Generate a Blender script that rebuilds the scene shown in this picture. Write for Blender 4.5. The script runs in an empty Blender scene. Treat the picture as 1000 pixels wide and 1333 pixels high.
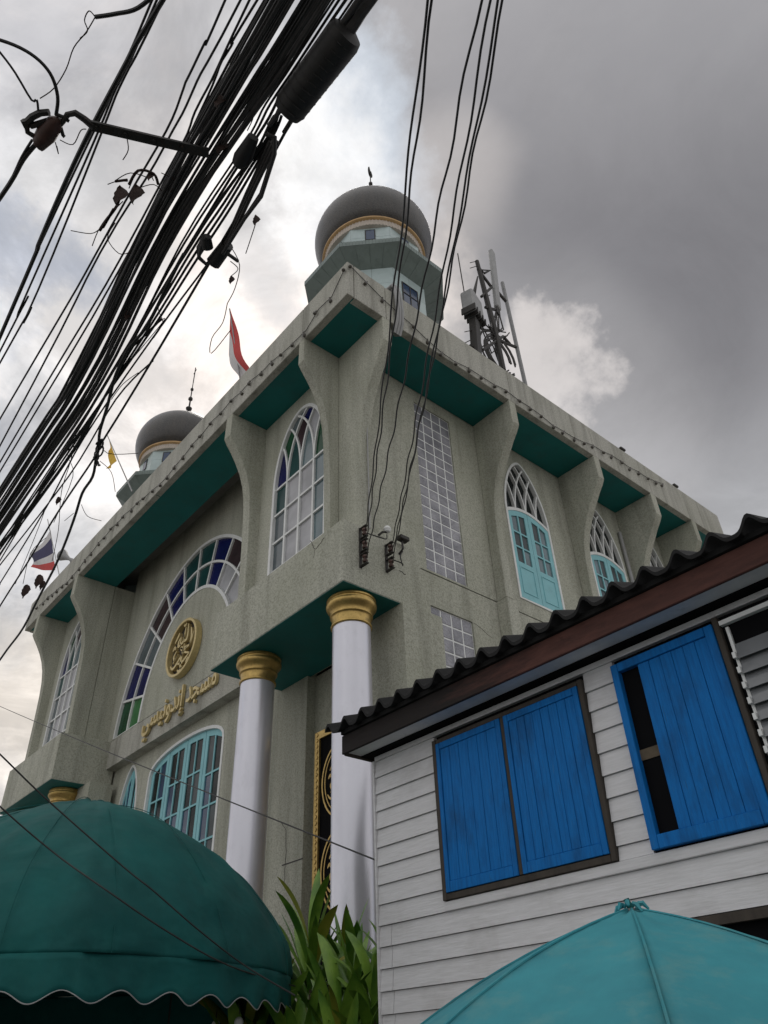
import bpy, bmesh, math, random
import numpy as np
from mathutils import Vector, Matrix, noise as mnoise
from mathutils.geometry import tessellate_polygon
random.seed(7)
R = math.radians
PI = math.pi
scene = bpy.context.scene
COL = scene.collection

# ------------------------------------------------------------------ camera
YAW, PITCH, ROLL, FOC = 0.842298718, 0.636923583, -0.0421277363, 981.788
CAM = Vector((7.09, -5.63, 1.6))
fwd = Vector((-math.sin(YAW)*math.cos(PITCH), math.cos(YAW)*math.cos(PITCH), math.sin(PITCH)))
rgt0 = Vector((math.cos(YAW), math.sin(YAW), 0))
up0 = rgt0.cross(fwd)
rgt = math.cos(ROLL)*rgt0 + math.sin(ROLL)*up0
upv = -math.sin(ROLL)*rgt0 + math.cos(ROLL)*up0
cam = bpy.data.cameras.new('camera')
camo = bpy.data.objects.new('camera', cam)
COL.objects.link(camo)
camo.matrix_world = Matrix.Translation(CAM) @ Matrix((rgt, upv, -fwd)).transposed().to_4x4()
cam.sensor_fit = 'HORIZONTAL'
cam.sensor_width = 36
cam.lens = 36*FOC/1000
cam.clip_start = 0.05
cam.clip_end = 2000
scene.camera = camo
scene.view_settings.view_transform = 'Standard'
scene.view_settings.look = 'None'
scene.view_settings.exposure = 0.2
scene.view_settings.gamma = 1.0
scene.view_settings.use_curve_mapping = False

def ray(x, y):
    return (fwd + rgt*((x-500)/FOC) - upv*((y-666.5)/FOC)).normalized()
def hit(x, y, axis, v):
    d = ray(x, y)
    return CAM + d*((v-CAM[axis])/d[axis])
def hx(x, y, v): return hit(x, y, 0, v)
def hy(x, y, v): return hit(x, y, 1, v)
def hz(x, y, v): return hit(x, y, 2, v)

# ------------------------------------------------------------------ world: overcast, broken cloud
SUN_EL, SUN_AZ = R(58), YAW          # sun veiled behind the clouds above the building
world = bpy.data.worlds.new('World')
scene.world = world
world.use_nodes = True
nt = world.node_tree
nt.nodes.clear()
def N(t, **k):
    n = nt.nodes.new(t)
    for a, b in k.items(): setattr(n, a, b)
    return n
def L(a, b): nt.links.new(a, b)
out = N('ShaderNodeOutputWorld'); bg = N('ShaderNodeBackground'); L(bg.outputs[0], out.inputs[0])
bg.inputs[1].default_value = 0.1
sky = N('ShaderNodeTexSky', sky_type='NISHITA')
sky.sun_disc = False; sky.sun_elevation = SUN_EL; sky.sun_rotation = -SUN_AZ
tc = N('ShaderNodeTexCoord')
nrm = N('ShaderNodeVectorMath', operation='NORMALIZE'); L(tc.outputs['Generated'], nrm.inputs[0])
sxyz = N('ShaderNodeSeparateXYZ'); L(nrm.outputs[0], sxyz.inputs[0])
zc = N('ShaderNodeMath', operation='ADD'); L(sxyz.outputs[2], zc.inputs[0]); zc.inputs[1].default_value = .35
dv = N('ShaderNodeVectorMath', operation='DIVIDE'); L(nrm.outputs[0], dv.inputs[0])
cmb = N('ShaderNodeCombineXYZ')
for i in range(3): L(zc.outputs[0], cmb.inputs[i])
L(cmb.outputs[0], dv.inputs[1])
def noise(scale, detail, rough, vec, dist=0.):
    n = N('ShaderNodeTexNoise'); n.inputs['Scale'].default_value = scale; n.inputs['Detail'].default_value = detail
    n.inputs['Roughness'].default_value = rough; n.inputs['Distortion'].default_value = dist; L(vec, n.inputs['Vector']); return n.outputs[0]
def mr(v, a, b, c=0., d=1., smooth=True):
    m = N('ShaderNodeMapRange'); m.interpolation_type = 'SMOOTHSTEP' if smooth else 'LINEAR'
    L(v, m.inputs[0])
    for i, q in enumerate((a, b, c, d)): m.inputs[i+1].default_value = q
    return m.outputs[0]
def mth(op, a, b):
    m = N('ShaderNodeMath', operation=op)
    for i, q in enumerate((a, b)):
        if isinstance(q, (int, float)): m.inputs[i].default_value = q
        else: L(q, m.inputs[i])
    return m.outputs[0]
def mixc(f, a, b, mode='MIX'):
    m = N('ShaderNodeMix', data_type='RGBA', blend_type=mode)
    for i, q in zip((0, 6, 7), (f, a, b)):
        if isinstance(q, (int, float)): m.inputs[i].default_value = q
        elif isinstance(q, tuple): m.inputs[i].default_value = (*q, 1)
        else: L(q, m.inputs[i])
    return m.outputs[2]
n1 = noise(2.6, 8, .6, dv.outputs[0], .3)
n2 = noise(6.5, 10, .66, dv.outputs[0], .6)
n3 = noise(1.7, 4, .5, dv.outputs[0])
def warped(scale, detail, amt):
    ncol = N('ShaderNodeTexNoise'); ncol.inputs['Scale'].default_value = scale; ncol.inputs['Detail'].default_value = detail; ncol.inputs['Roughness'].default_value = .6
    L(nrm.outputs[0], ncol.inputs['Vector'])
    w = N('ShaderNodeVectorMath', operation='MULTIPLY_ADD'); L(ncol.outputs[1], w.inputs[0]); w.inputs[1].default_value = (amt,)*3; L(nrm.outputs[0], w.inputs[2])
    q = N('ShaderNodeVectorMath', operation='SUBTRACT'); L(w.outputs[0], q.inputs[0]); q.inputs[1].default_value = (amt/2,)*3
    n = N('ShaderNodeVectorMath', operation='NORMALIZE'); L(q.outputs[0], n.inputs[0]); return n.outputs[0]
wsoft = warped(2.2, 3, .22); wrag = warped(4.5, 9, .40)
def blob(px, py, inner, outer, w=None):
    d = ray(px, py)
    m = N('ShaderNodeVectorMath', operation='DOT_PRODUCT'); L(w if w is not None else wrag, m.inputs[0]); m.inputs[1].default_value = tuple(d)
    return mr(m.outputs['Value'], math.cos(R(outer)), math.cos(R(inner)))
S = 10.0   # colours are radiance x10 because the background strength is 0.1
def c(r, g, b): return (r*S, g*S, b*S)
base = mixc(mr(n1, .38, .60), c(.36, .365, .385), c(.68, .665, .66))
base = mixc(mth('MULTIPLY', mr(n2, .45, .60), .75), base, c(.80, .75, .72))
blue = mixc(mth('MULTIPLY', mr(n3, .52, .64), .6), base, c(.40, .48, .60))
cur = mixc(.03, blue, sky.outputs[0])
def lay(cur, f, amt, col): return mixc(mth('MULTIPLY', f, amt), cur, c(*col))
# broad grey bank over the right half of the view, darkest at the upper right, thinning towards the horizon
cur = lay(cur, blob(1010, 560, 8, 30, wsoft), .90, (.42, .42, .43))
cur = lay(cur, blob(930, 130, 8, 30, wsoft), .93, (.195, .193, .208))
cur = lay(cur, blob(850, 330, 3, 13, wsoft), .6, (.17, .168, .18))
cur = lay(cur, blob(700, -40, 4, 20, wsoft), .7, (.27, .265, .28))
cur = lay(cur, blob(120, 0, 5, 18, wrag), .6, (.34, .34, .37))
cur = lay(cur, blob(330, 430, 2, 15), .85, (1.0, .90, .83))
cur = lay(cur, blob(60, 330, 2, 12), .7, (.80, .79, .79))
cur = lay(cur, blob(20, 380, .5, 5), .6, (.36, .41, .52))
cur = lay(cur, blob(425, 190, 1, 8), .65, (.66, .74, .84))
cur = lay(cur, blob(350, 250, 1, 9), .75, (.95, .93, .91))
cur = lay(cur, blob(620, 235, .2, 6, wsoft), .45, (.60, .56, .54))
cur = lay(cur, blob(700, 490, 0.1, 4.2, wrag), .5, (1.05, .97, .92))
cur = lay(cur, blob(730, 520, 1, 12, wsoft), .35, (.50, .49, .50))
cur = lay(cur, blob(370, 340, .5, 5, wrag), .5, (.38, .38, .40))
cur = lay(cur, blob(210, 570, 1, 8), .5, (.90, .87, .85))
cur = lay(cur, blob(15, 930, 1, 8), .8, (.90, .82, .73))
cur = lay(cur, blob(30, 760, 3, 9), .5, (.50, .51, .53))
# fine cloud structure over everything, weaker inside the smooth grey bank
n4 = noise(4.2, 10, .64, dv.outputs[0], .5)
fine = mth('ADD', mth('MULTIPLY', mr(n4, .36, .64), .42), .80)
bank = mth('SUBTRACT', 1.0, mth('MULTIPLY', blob(950, 200, 12, 34, wsoft), .75))
fine = mth('ADD', mth('MULTIPLY', mth('SUBTRACT', fine, 1.0), bank), 1.0)
vm = N('ShaderNodeVectorMath', operation='SCALE'); L(cur, vm.inputs[0]); L(fine, vm.inputs['Scale']); cur = vm.outputs[0]
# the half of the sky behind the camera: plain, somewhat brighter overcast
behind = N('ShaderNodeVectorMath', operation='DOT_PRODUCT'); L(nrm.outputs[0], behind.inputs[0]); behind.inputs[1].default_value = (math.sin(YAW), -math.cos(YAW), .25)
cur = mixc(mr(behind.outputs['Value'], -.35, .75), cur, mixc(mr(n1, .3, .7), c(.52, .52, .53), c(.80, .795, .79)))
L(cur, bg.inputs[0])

sun = bpy.data.lights.new('sun', 'SUN'); sun.energy = 0.7; sun.angle = R(18); sun.color = (1, .95, .88)
suno = bpy.data.objects.new('sun', sun); COL.objects.link(suno)
sd = Vector((-math.sin(SUN_AZ)*math.cos(SUN_EL), math.cos(SUN_AZ)*math.cos(SUN_EL), math.sin(SUN_EL)))
suno.rotation_euler = sd.to_track_quat('Z', 'Y').to_euler()

# ------------------------------------------------------------------ materials
MATS = {}
class NT:
    def __init__(s, name, rough=.6, metal=0., spec=.5, col=(.5, .5, .5)):
        s.m = bpy.data.materials.new(name); s.m.use_nodes = True; s.t = s.m.node_tree
        s.b = s.t.nodes['Principled BSDF']
        s.b.inputs['Roughness'].default_value = rough; s.b.inputs['Metallic'].default_value = metal
        s.b.inputs['Specular IOR Level'].default_value = spec
        s.b.inputs['Base Color'].default_value = (*col, 1)
        s.tc = s.n('ShaderNodeTexCoord'); s.geo = s.n('ShaderNodeNewGeometry')
        s.pos = s.geo.outputs['Position']
    def n(s, t, **k):
        q = s.t.nodes.new(t)
        for a, b in k.items(): setattr(q, a, b)
        return q
    def l(s, a, b): s.t.links.new(a, b)
    def sc(s, x, y, z):
        m = s.n('ShaderNodeVectorMath', operation='MULTIPLY'); s.l(s.pos, m.inputs[0]); m.inputs[1].default_value = (x, y, z); return m.outputs[0]
    def noise(s, scale, detail=3, rough=.5, vec=None, dist=0):
        q = s.n('ShaderNodeTexNoise'); q.inputs['Scale'].default_value = scale; q.inputs['Detail'].default_value = detail
        q.inputs['Roughness'].default_value = rough; q.inputs['Distortion'].default_value = dist
        s.l(vec if vec is not None else s.pos, q.inputs['Vector']); return q.outputs[0]
    def ramp(s, v, a, b, c0=0., d=1.):
        m = s.n('ShaderNodeMapRange'); s.l(v, m.inputs[0])
        for i, q in enumerate((a, b, c0, d)): m.inputs[i+1].default_value = q
        return m.outputs[0]
    def mul(s, a, k):
        m = s.n('ShaderNodeMath', operation='MULTIPLY')
        for i, q in enumerate((a, k)):
            if isinstance(q, (int, float)): m.inputs[i].default_value = q
            else: s.l(q, m.inputs[i])
        return m.outputs[0]
    def mix(s, f, a, b, mode='MIX'):
        m = s.n('ShaderNodeMix', data_type='RGBA', blend_type=mode)
        for i, q in zip((0, 6, 7), (f, a, b)):
            if isinstance(q, (int, float)): m.inputs[i].default_value = q
            elif isinstance(q, tuple): m.inputs[i].default_value = (*q, 1)
            else: s.l(q, m.inputs[i])
        return m.outputs[2]
    def color(s, v): s.l(v, s.b.inputs['Base Color'])
    def bump(s, v, strength=.3, dist=.01, prev=None):
        b = s.n('ShaderNodeBump'); b.inputs['Strength'].default_value = strength; b.inputs['Distance'].default_value = dist
        s.l(v, b.inputs['Height'])
        if prev is not None: s.l(prev, b.inputs['Normal'])
        s.l(b.outputs[0], s.b.inputs['Normal']); return b.outputs[0]
    def done(s, key): MATS[key] = s.m; return s.m
def stucco(key, c1, c2, stain=.4):
    t = NT(key, .9, spec=.2)
    g = t.noise(30, 3, .8); g2 = t.noise(13, 3, .7); big = t.noise(.55, 4, .6); st = t.noise(1.0, 5, .6, t.sc(2.6, 2.6, .22))
    col = t.mix(t.ramp(g, .40, .60), c1, c2)
    col = t.mix(t.mul(t.ramp(g, .59, .66), .4), col, (.12, .115, .10))
    col = t.mix(t.ramp(g2, .3, .7, 0, .2), col, tuple(v*.6 for v in c1))
    col = t.mix(t.ramp(big, .35, .7, 0, .3), col, (c1[0]*.72, c1[1]*.76, c1[2]*.62))
    col = t.mix(t.ramp(st, .47, .68, 0, stain), col, (c1[0]*.43, c1[1]*.43, c1[2]*.41))
    t.color(col); t.bump(g, .8, .02); t.done(key)
stucco('stucco', (.37, .37, .31), (.62, .62, .535))
stucco('stucco_fascia', (.38, .37, .33), (.62, .61, .55), .6)
def paint(key, col, rough=.6, var=.25, scale=3, spec=.4, bumps=.1, bscale=40, metal=0., dirt=None, stretch=(1, 1, 1)):
    t = NT(key, rough, metal, spec)
    n = t.noise(scale, 5, .6, t.sc(*stretch)); cc = t.mix(t.ramp(n, .3, .7, 0, 1), tuple(v*(1-var) for v in col), col)
    if dirt:
        d = t.noise(scale*2.3, 6, .7, t.sc(*stretch)); cc = t.mix(t.ramp(d, .52, .75, 0, dirt[1]), cc, dirt[0])
    t.color(cc); t.bump(t.noise(bscale, 3, .6), bumps, .005); t.done(key); return t
paint('soffit_teal', (.008, .175, .168), .65, .25, 1.2, dirt=((.03, .10, .10), .5))
paint('white_frame', (.80, .81, .80), .5, .12, 4, dirt=((.4, .38, .33), .3))
paint('door_teal', (.25, .56, .61), .5, .12, 3, dirt=((.16, .36, .37), .4))
paint('gold', (.62, .43, .15), .38, .3, 9, metal=.75, dirt=((.16, .10, .04), .6), bumps=.15)
paint('gold_flat', (.70, .56, .27), .45, .25, 12, metal=.35, dirt=((.22, .16, .06), .5))
paint('column_silver', (.72, .715, .78), .30, .06, 2.0, spec=.6, metal=.5, dirt=((.40, .39, .42), .25), stretch=(1, 1, .6))
paint('dark_metal', (.05, .048, .045), .55, .4, 20, metal=.3, dirt=((.11, .05, .03), .5))
paint('grey_metal', (.30, .30, .30), .5, .3, 8, metal=.4, dirt=((.12, .09, .07), .4))
paint('antenna_white', (.36, .36, .36), .5, .2, 5, dirt=((.25, .23, .2), .4))
paint('cable_black', (.028, .027, .027), .55, .4, 9, dirt=((.05, .045, .04), .6))
paint('cable_grey', (.075, .070, .070), .6, .4, 9, dirt=((.02, .02, .02), .6))
paint('rust_insulator', (.10, .05, .04), .45, .5, 14, dirt=((.03, .02, .02), .7))
paint('dark_wood', (.075, .062, .05), .8, .4, 8, dirt=((.02, .018, .015), .6), bumps=.3, stretch=(1, 1, .2))
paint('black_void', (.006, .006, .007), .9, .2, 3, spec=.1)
paint('pipe_grey', (.36, .36, .36), .5, .2, 4)
paint('dry_leaf', (.05, .028, .022), .85, .5, 20)
paint('asphalt', (.055, .055, .055), .9, .3, 2, bumps=.4)
paint('concrete', (.30, .29, .27), .9, .25, 1.2, dirt=((.15, .14, .12), .5))
paint('roof_dark', (.010, .0098, .010), .85, .5, 4, dirt=((.028, .027, .026), .5), bumps=.3)
paint('flag_red', (.55, .05, .045), .8, .15, 6); paint('flag_white', (.62, .60, .60), .8, .1, 6)
paint('flag_blue', (.035, .03, .10), .8, .2, 6); paint('flag_yellow', (.72, .45, .04), .8, .2, 6)
paint('bulb', (.10, .09, .075), .3, .3, 30); paint('ivory_tile', (.60, .53, .46), .6, .2, 12)
paint('aqua_tile', (.50, .60, .60), .35, .15, 2.5, dirt=((.30, .40, .38), .4)); paint('sage_tile', (.215, .265, .25), .5, .2, 2.5, dirt=((.09, .12, .11), .5))
paint('gold_ring', (.56, .36, .17), .55, .25, 8)
paint('trunk', (.14, .11, .075), .9, .4, 12)
def glass(key, col, rough=.12, var=.3):
    t = NT(key, rough, 0, .6 if max(col) > .12 else .12)
    n = t.noise(2.4, 3, .5); t.color(t.mix(t.ramp(n, .35, .65), tuple(v*(1-var) for v in col), col))
    t.bump(t.noise(22, 2, .5), .12, .01); t.done(key)
glass('g_navy', (.012, .014, .095)); glass('g_green', (.015, .075, .035)); glass('g_bright', (.04, .20, .06)); glass('g_teal', (.02, .07, .07)); glass('g_brown', (.055, .035, .04))
glass('g_grey', (.11, .14, .155)); glass('g_frost', (.40, .40, .42), .3); glass('g_slate', (.13, .19, .21)); glass('g_dark', (.02, .025, .025), .08); glass('g_blue', (.03, .06, .13)); glass('g_louvre', (.24, .25, .26), .2); glass('g_mid', (.09, .105, .11), .15)
t = NT('glass_block', .18, 0, .6)
w = t.n('ShaderNodeTexVoronoi'); w.inputs['Scale'].default_value = 24; t.l(t.pos, w.inputs['Vector'])
n = t.noise(3, 4); t.color(t.mix(t.ramp(n, .3, .7), (.17, .17, .195), (.36, .355, .39))); t.bump(w.outputs['Distance'], .6, .02); t.done('glass_block')
t = NT('dome_mosaic', .30, 0, .6)
w = t.n('ShaderNodeTexVoronoi'); w.inputs['Scale'].default_value = 38; t.l(t.pos, w.inputs['Vector'])
st = t.noise(2, 5, .6, t.sc(4, 4, .5)); cc = t.mix(w.outputs['Color'], (.022, .021, .021), (.065, .060, .055)); cc = t.mix(t.ramp(st, .4, .75, 0, .6), cc, (.075, .062, .05))
t.color(cc); t.bump(w.outputs['Distance'], .25, .02); t.done('dome_mosaic')
# painted timber siding, blue shutters, red fascia, tarpaulins
t = NT('siding_white', .6, 0, .35)
g = t.noise(5, 6, .65, t.sc(.8, .8, 9)); d = t.noise(2.2, 5, .6); e = t.noise(60, 2, .5, t.sc(.1, .1, 1))
cc = t.mix(t.ramp(g, .35, .7), (.62, .615, .62), (.74, .735, .75)); cc = t.mix(t.ramp(d, .5, .8, 0, .5), cc, (.36, .345, .33)); cc = t.mix(t.ramp(g, .66, .8, 0, .5), cc, (.22, .2, .18))
t.color(cc); t.bump(e, .5, .006); t.done('siding_white')
t = NT('blue_paint', .65, 0, .2)
g = t.noise(6, 6, .65, t.sc(7, 7, .6)); d = t.noise(2.6, 5, .65, t.sc(1.5, 1.5, .7)); e = t.noise(70, 2, .5, t.sc(1, 1, .06))
cc = t.mix(t.ramp(g, .3, .7), (.003, .115, .37), (.004, .185, .56)); cc = t.mix(t.ramp(d, .50, .72, 0, .7), cc, (.006, .065, .19)); cc = t.mix(t.ramp(g, .60, .72, 0, .7), cc, (.02, .06, .12)); cc = t.mix(t.ramp(t.noise(16, 5, .7, t.sc(4, 4, .5)), .60, .72, 0, .5), cc, (.05, .19, .40))
t.color(cc); t.bump(e, .5, .006); t.done('blue_paint')
t = NT('red_wood', .8, 0, .25)
g = t.noise(3, 6, .7, t.sc(.9, .9, 5)); sx = t.n('ShaderNodeSeparateXYZ'); t.l(t.pos, sx.inputs[0])
cc = t.mix(t.ramp(g, .35, .68), (.065, .030, .025), (.115, .050, .040)); spot = t.noise(9, 5, .7)
burn = t.n('ShaderNodeMath', operation='ADD'); t.l(sx.outputs[0], burn.inputs[0]); t.l(t.mul(g, 1.6), burn.inputs[1])
cc = t.mix(t.ramp(burn.outputs[0], 3.7, 4.7, 1, 0), cc, (.022, .018, .017)); cc = t.mix(t.ramp(spot, .58, .72, 0, .7), cc, (.03, .018, .015))
t.color(cc); t.bump(g, .4, .01); t.done('red_wood')
def cloth_mat(key, a, b, dirt, rough=.75):
    t = NT(key, rough, 0, .3)
    g = t.noise(1.7, 6, .65); d = t.noise(6, 6, .7); w = t.noise(1.3, 3, .5, t.sc(1, 1, 1.6), .3)
    cc = t.mix(t.ramp(g, .32, .68), a, b); cc = t.mix(t.ramp(d, .50, .74, 0, .5), cc, dirt)
    t.color(cc); q = t.bump(w, .6, .10); t.bump(t.noise(150, 2), .15, .003, q); t.done(key)
cloth_mat('tarp_green', (.002, .066, .064), (.004, .108, .102), (.012, .12, .105))
cloth_mat('umbrella_teal', (.03, .20, .245), (.045, .30, .35), (.15, .30, .28))
t = NT('leaf_green', .38, 0, .5)
n = t.noise(3.5, 4); cc = t.mix(t.ramp(n, .35, .65), (.05, .15, .018), (.21, .36, .045)); t.color(cc); t.bump(t.noise(30, 2, .5, t.sc(3, 3, .4)), .3, .01); t.done('leaf_green')
t = NT('leaf_yellow', .45, 0, .5)
n = t.noise(5, 4); cc = t.mix(t.ramp(n, .35, .65), (.22, .26, .03), (.33, .30, .05)); t.color(cc); t.done('leaf_yellow')
def M(k): return MATS[k]

# ------------------------------------------------------------------ mesh helpers
class MB:
    def __init__(s): s.v = []; s.f = []
    def add(s, vs, fs):
        o = len(s.v); s.v += [tuple(v) for v in vs]; s.f += [tuple(i+o for i in f) for f in fs]; return s
    def box(s, a, b, tr=None):
        x0, y0, z0 = [min(p, q) for p, q in zip(a, b)]; x1, y1, z1 = [max(p, q) for p, q in zip(a, b)]
        vs = [(x0, y0, z0), (x1, y0, z0), (x1, y1, z0), (x0, y1, z0), (x0, y0, z1), (x1, y0, z1), (x1, y1, z1), (x0, y1, z1)]
        if tr: vs = [tr(*v) for v in vs]
        return s.add(vs, [(0, 3, 2, 1), (4, 5, 6, 7), (0, 1, 5, 4), (1, 2, 6, 5), (2, 3, 7, 6), (3, 0, 4, 7)])
    def prism(s, poly, d0, d1, tr):
        """poly in (u,v); extruded along w from d0 to d1; tr(u,v,w)->xyz"""
        n = len(poly); tri = tessellate_polygon([[Vector((p[0], p[1], 0)) for p in poly]])
        vs = [tr(p[0], p[1], d0) for p in poly]+[tr(p[0], p[1], d1) for p in poly]
        fs = [tuple(t_) for t_ in tri]+[tuple(i+n for i in reversed(t_)) for t_ in tri]+[(i, (i+1) % n, (i+1) % n+n, i+n) for i in range(n)]
        return s.add(vs, fs)
    def holed(s, outer, holes, d0, d1, tr):
        loops = [outer]+holes; pts = [p for l in loops for p in l]; n = len(pts)
        tri = tessellate_polygon([[Vector((p[0], p[1], 0)) for p in l] for l in loops])
        vs = [tr(p[0], p[1], d0) for p in pts]+[tr(p[0], p[1], d1) for p in pts]
        fs = [tuple(t_) for t_ in tri]+[tuple(i+n for i in reversed(t_)) for t_ in tri]
        o = 0
        for l in loops:
            k = len(l)
            fs += [(o+i, o+(i+1) % k, o+(i+1) % k+n, o+i+n) for i in range(k)]; o += k
        return s.add(vs, fs)
    def strip(s, line, w, d0, d1, tr, closed=False):
        """flat bar of width w following the polyline"""
        P = [Vector((p[0], p[1])) for p in line]; n = len(P); Lq = []; Rq = []
        for i in range(n):
            a = P[(i-1) % n] if (closed or i > 0) else P[i]; b = P[(i+1) % n] if (closed or i < n-1) else P[i]
            d = b-a
            d = d.normalized() if d.length > 1e-9 else Vector((1, 0)); nn = Vector((-d.y, d.x))*w/2
            Lq.append(P[i]+nn); Rq.append(P[i]-nn)
        vs = []
        for i in range(n):
            for q, dd in ((Lq, d0), (Rq, d0), (Rq, d1), (Lq, d1)): vs.append(tr(q[i].x, q[i].y, dd))
        fs = []
        for i in range(n if closed else n-1):
            a, b = i*4, ((i+1) % n)*4
            for k in range(4): fs.append((a+k, a+(k+1) % 4, b+(k+1) % 4, b+k))
        if not closed: fs += [(0, 1, 2, 3), tuple((n-1)*4+k for k in (3, 2, 1, 0))]
        return s.add(vs, fs)
    def tube(s, pts, r, n=6, cap=True):
        P = [Vector(p) for p in pts]; m = len(P); rr = r if isinstance(r, (list, tuple)) else [r]*m
        up = Vector((0, 0, 1)); vs = []
        t0 = (P[1]-P[0]).normalized()
        if abs(t0.z) > .95: up = Vector((1, 0, 0))
        u = t0.cross(up).normalized()
        for i in range(m):
            t_ = (P[min(i+1, m-1)]-P[max(i-1, 0)]).normalized()
            u = (u-t_*u.dot(t_)).normalized(); v = t_.cross(u)
            for k in range(n):
                a = 2*PI*k/n; vs.append(P[i]+(u*math.cos(a)+v*math.sin(a))*rr[i])
        fs = [(i*n+k, i*n+(k+1) % n, (i+1)*n+(k+1) % n, (i+1)*n+k) for i in range(m-1) for k in range(n)]
        if cap: fs += [tuple(range(n-1, -1, -1)), tuple((m-1)*n+k for k in range(n))]
        return s.add(vs, fs)
    def lathe(s, prof, c0, n=32, ang0=0):
        vs = []; m = len(prof)
        for (r, z) in prof:
            for k in range(n):
                a = 2*PI*k/n+ang0; vs.append((c0[0]+r*math.cos(a), c0[1]+r*math.sin(a), c0[2]+z))
        fs = [(i*n+k, i*n+(k+1) % n, (i+1)*n+(k+1) % n, (i+1)*n+k) for i in range(m-1) for k in range(n)]
        fs += [tuple(range(n-1, -1, -1)), tuple((m-1)*n+k for k in range(n))]
        return s.add(vs, fs)
    def build(s, name, mat, parent=None, smooth=False, bevel=0., label=None, kind=None):
        me = bpy.data.meshes.new(name); me.from_pydata([tuple(v) for v in s.v], [], s.f)
        bm = bmesh.new(); bm.from_mesh(me); bmesh.ops.recalc_face_normals(bm, faces=bm.faces)
        if bevel > 0:
            es = [e for e in bm.edges if len(e.link_faces) == 2 and e.calc_face_angle(0) > .6]
            bmesh.ops.bevel(bm, geom=es, offset=bevel, segments=1, affect='EDGES', clamp_overlap=True)
        if smooth:
            for e in bm.edges:
                if len(e.link_faces) == 2 and e.calc_face_angle(0) > R(38): e.smooth = False
            for f in bm.faces: f.smooth = True
        bm.to_mesh(me); bm.free()
        me.materials.append(M(mat) if isinstance(mat, str) else mat)
        return link(name, me, parent, label, kind)
def link(name, me, parent=None, label=None, kind=None):
    o = bpy.data.objects.new(name, me); COL.objects.link(o)
    if parent is not None: o.parent = parent; 
    if parent is not None: o.matrix_parent_inverse = Matrix.Translation(-wloc(parent))
    if label: o['label'] = label
    if kind: o['kind'] = kind
    return o
def wloc(p):
    # all parents here are either empties with a location or meshes at the origin
    v = Vector(p.get('wl', (0, 0, 0)))
    return v
def thing(name, label, cat, loc=(0, 0, 0), group=None):
    o = bpy.data.objects.new(name, None); COL.objects.link(o); o.location = loc; o['wl'] = tuple(loc)
    o.empty_display_size = .2
    o['label'] = label; o['category'] = cat
    if group: o['group'] = group
    return o
def tag(o, label, cat, group=None):
    o['label'] = label; o['category'] = cat
    if group: o['group'] = group
    return o
def F(y):  # front-facing plane at depth y: u=x, v=z, w=outward
    return lambda u, v, w: (u, y-w, v)
def G(x):  # right-hand facade plane at x: u=y
    return lambda u, v, w: (x+w, u, v)

# ------------------------------------------------------------------ ground
MB().box((-300, -300, -.3), (300, 300, 0)).build('ground', 'concrete', kind='structure')
MB().box((-60, -9.5, .004), (60, -3.6, .008)).build('road', 'asphalt', kind='structure')

# ------------------------------------------------------------------ mosque
mosque = thing('mosque_building', 'pale green pebble-dashed mosque with flared fins, teal eaves and gold-capped columns on the corner', 'building', (-8, 7, 0))
ZS, ZT = 13.5, 14.5          # soffit, parapet top
ZB0, ZB1 = 7.65, 8.83        # balcony
YW, XW = .9, -1.12           # wall planes
def ellipse_arch(cx, z0, a, b, n=24, p=2.0):
    pts = []
    for i in range(n+1):
        t_ = PI*i/n; ct, st_ = math.cos(t_), math.sin(t_)
        pts.append((cx+a*math.copysign(abs(ct)**(2/p), ct), z0+b*abs(st_)**(2/p)))
    return pts      # right to left
def gothic_half(a, b, n=14, p=1.75):
    """points of the right half from (a,0) to (0,b), meeting in a soft point"""
    return [(a*(math.cos(PI/2*i/n))**(2/p), b*(math.sin(PI/2*i/n))**(2/p)) for i in range(n+1)]
def gothic(cx, z0, a, b, p=1.75, n=12):
    h = gothic_half(a, b, n, p)
    return [(cx+x, z0+z) for x, z in h]+[(cx-x, z0+z) for x, z in reversed(h[:-1])]

# walls ------------------------------------------------ side bays of the front, central recess, right side
def win_outline(cx): return [(cx+.93, 8.84)]+[(cx+.93, 11.35)]+gothic(cx, 11.4, .93, 1.72, 1.95)+[(cx-.93, 8.84)]
W1, W2 = -2.75, -14.35
m = MB()
m.holed([(-4.15, 7.66), (-1.58, 7.66), (-1.58, ZS), (-4.15, ZS)], [win_outline(W1)], 0, -.25, F(YW))
m.build('wall', 'stucco', mosque)
m = MB()
m.holed([(-15.72, 7.66), (-12.95, 7.66), (-12.95, ZS), (-15.72, ZS)], [win_outline(W2)], 0, -.25, F(YW))
m.build('wall', 'stucco', mosque)
YC = 1.77; AX = -8.62; A0, B0 = 3.67, 4.12; A1, B1 = 2.22, 2.74; AZ = 8.86
big_out = [(AX+x, z) for x, z in [(p_[0], p_[1]) for p_ in ellipse_arch(0, AZ, A0, B0, 48, 1.88)]]
big_in = ellipse_arch(AX, AZ, A1, B1, 40, 2.0)
m = MB(); m.holed([(-12.7, 8.845), (-4.4, 8.845), (-4.4, ZS+.7), (-12.7, ZS+.7)], [big_out], 0, -.2, F(YC))
m.build('wall', 'stucco', mosque)
MB().prism(big_in, -.002, -.2, F(YC)).build('tympanum', 'stucco', mosque)
# sign band below the arch, with the fine groove above the lettering
MB().box((-12.7, YC, 8.1), (-4.4, YC+.28, 8.83)).build('sign_band', 'stucco_fascia', mosque)
MB().box((-12.68, YC+.03, 8.8), (-4.42, YC+.25, 8.86)).build('groove', 'dark_metal', mosque)
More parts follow.
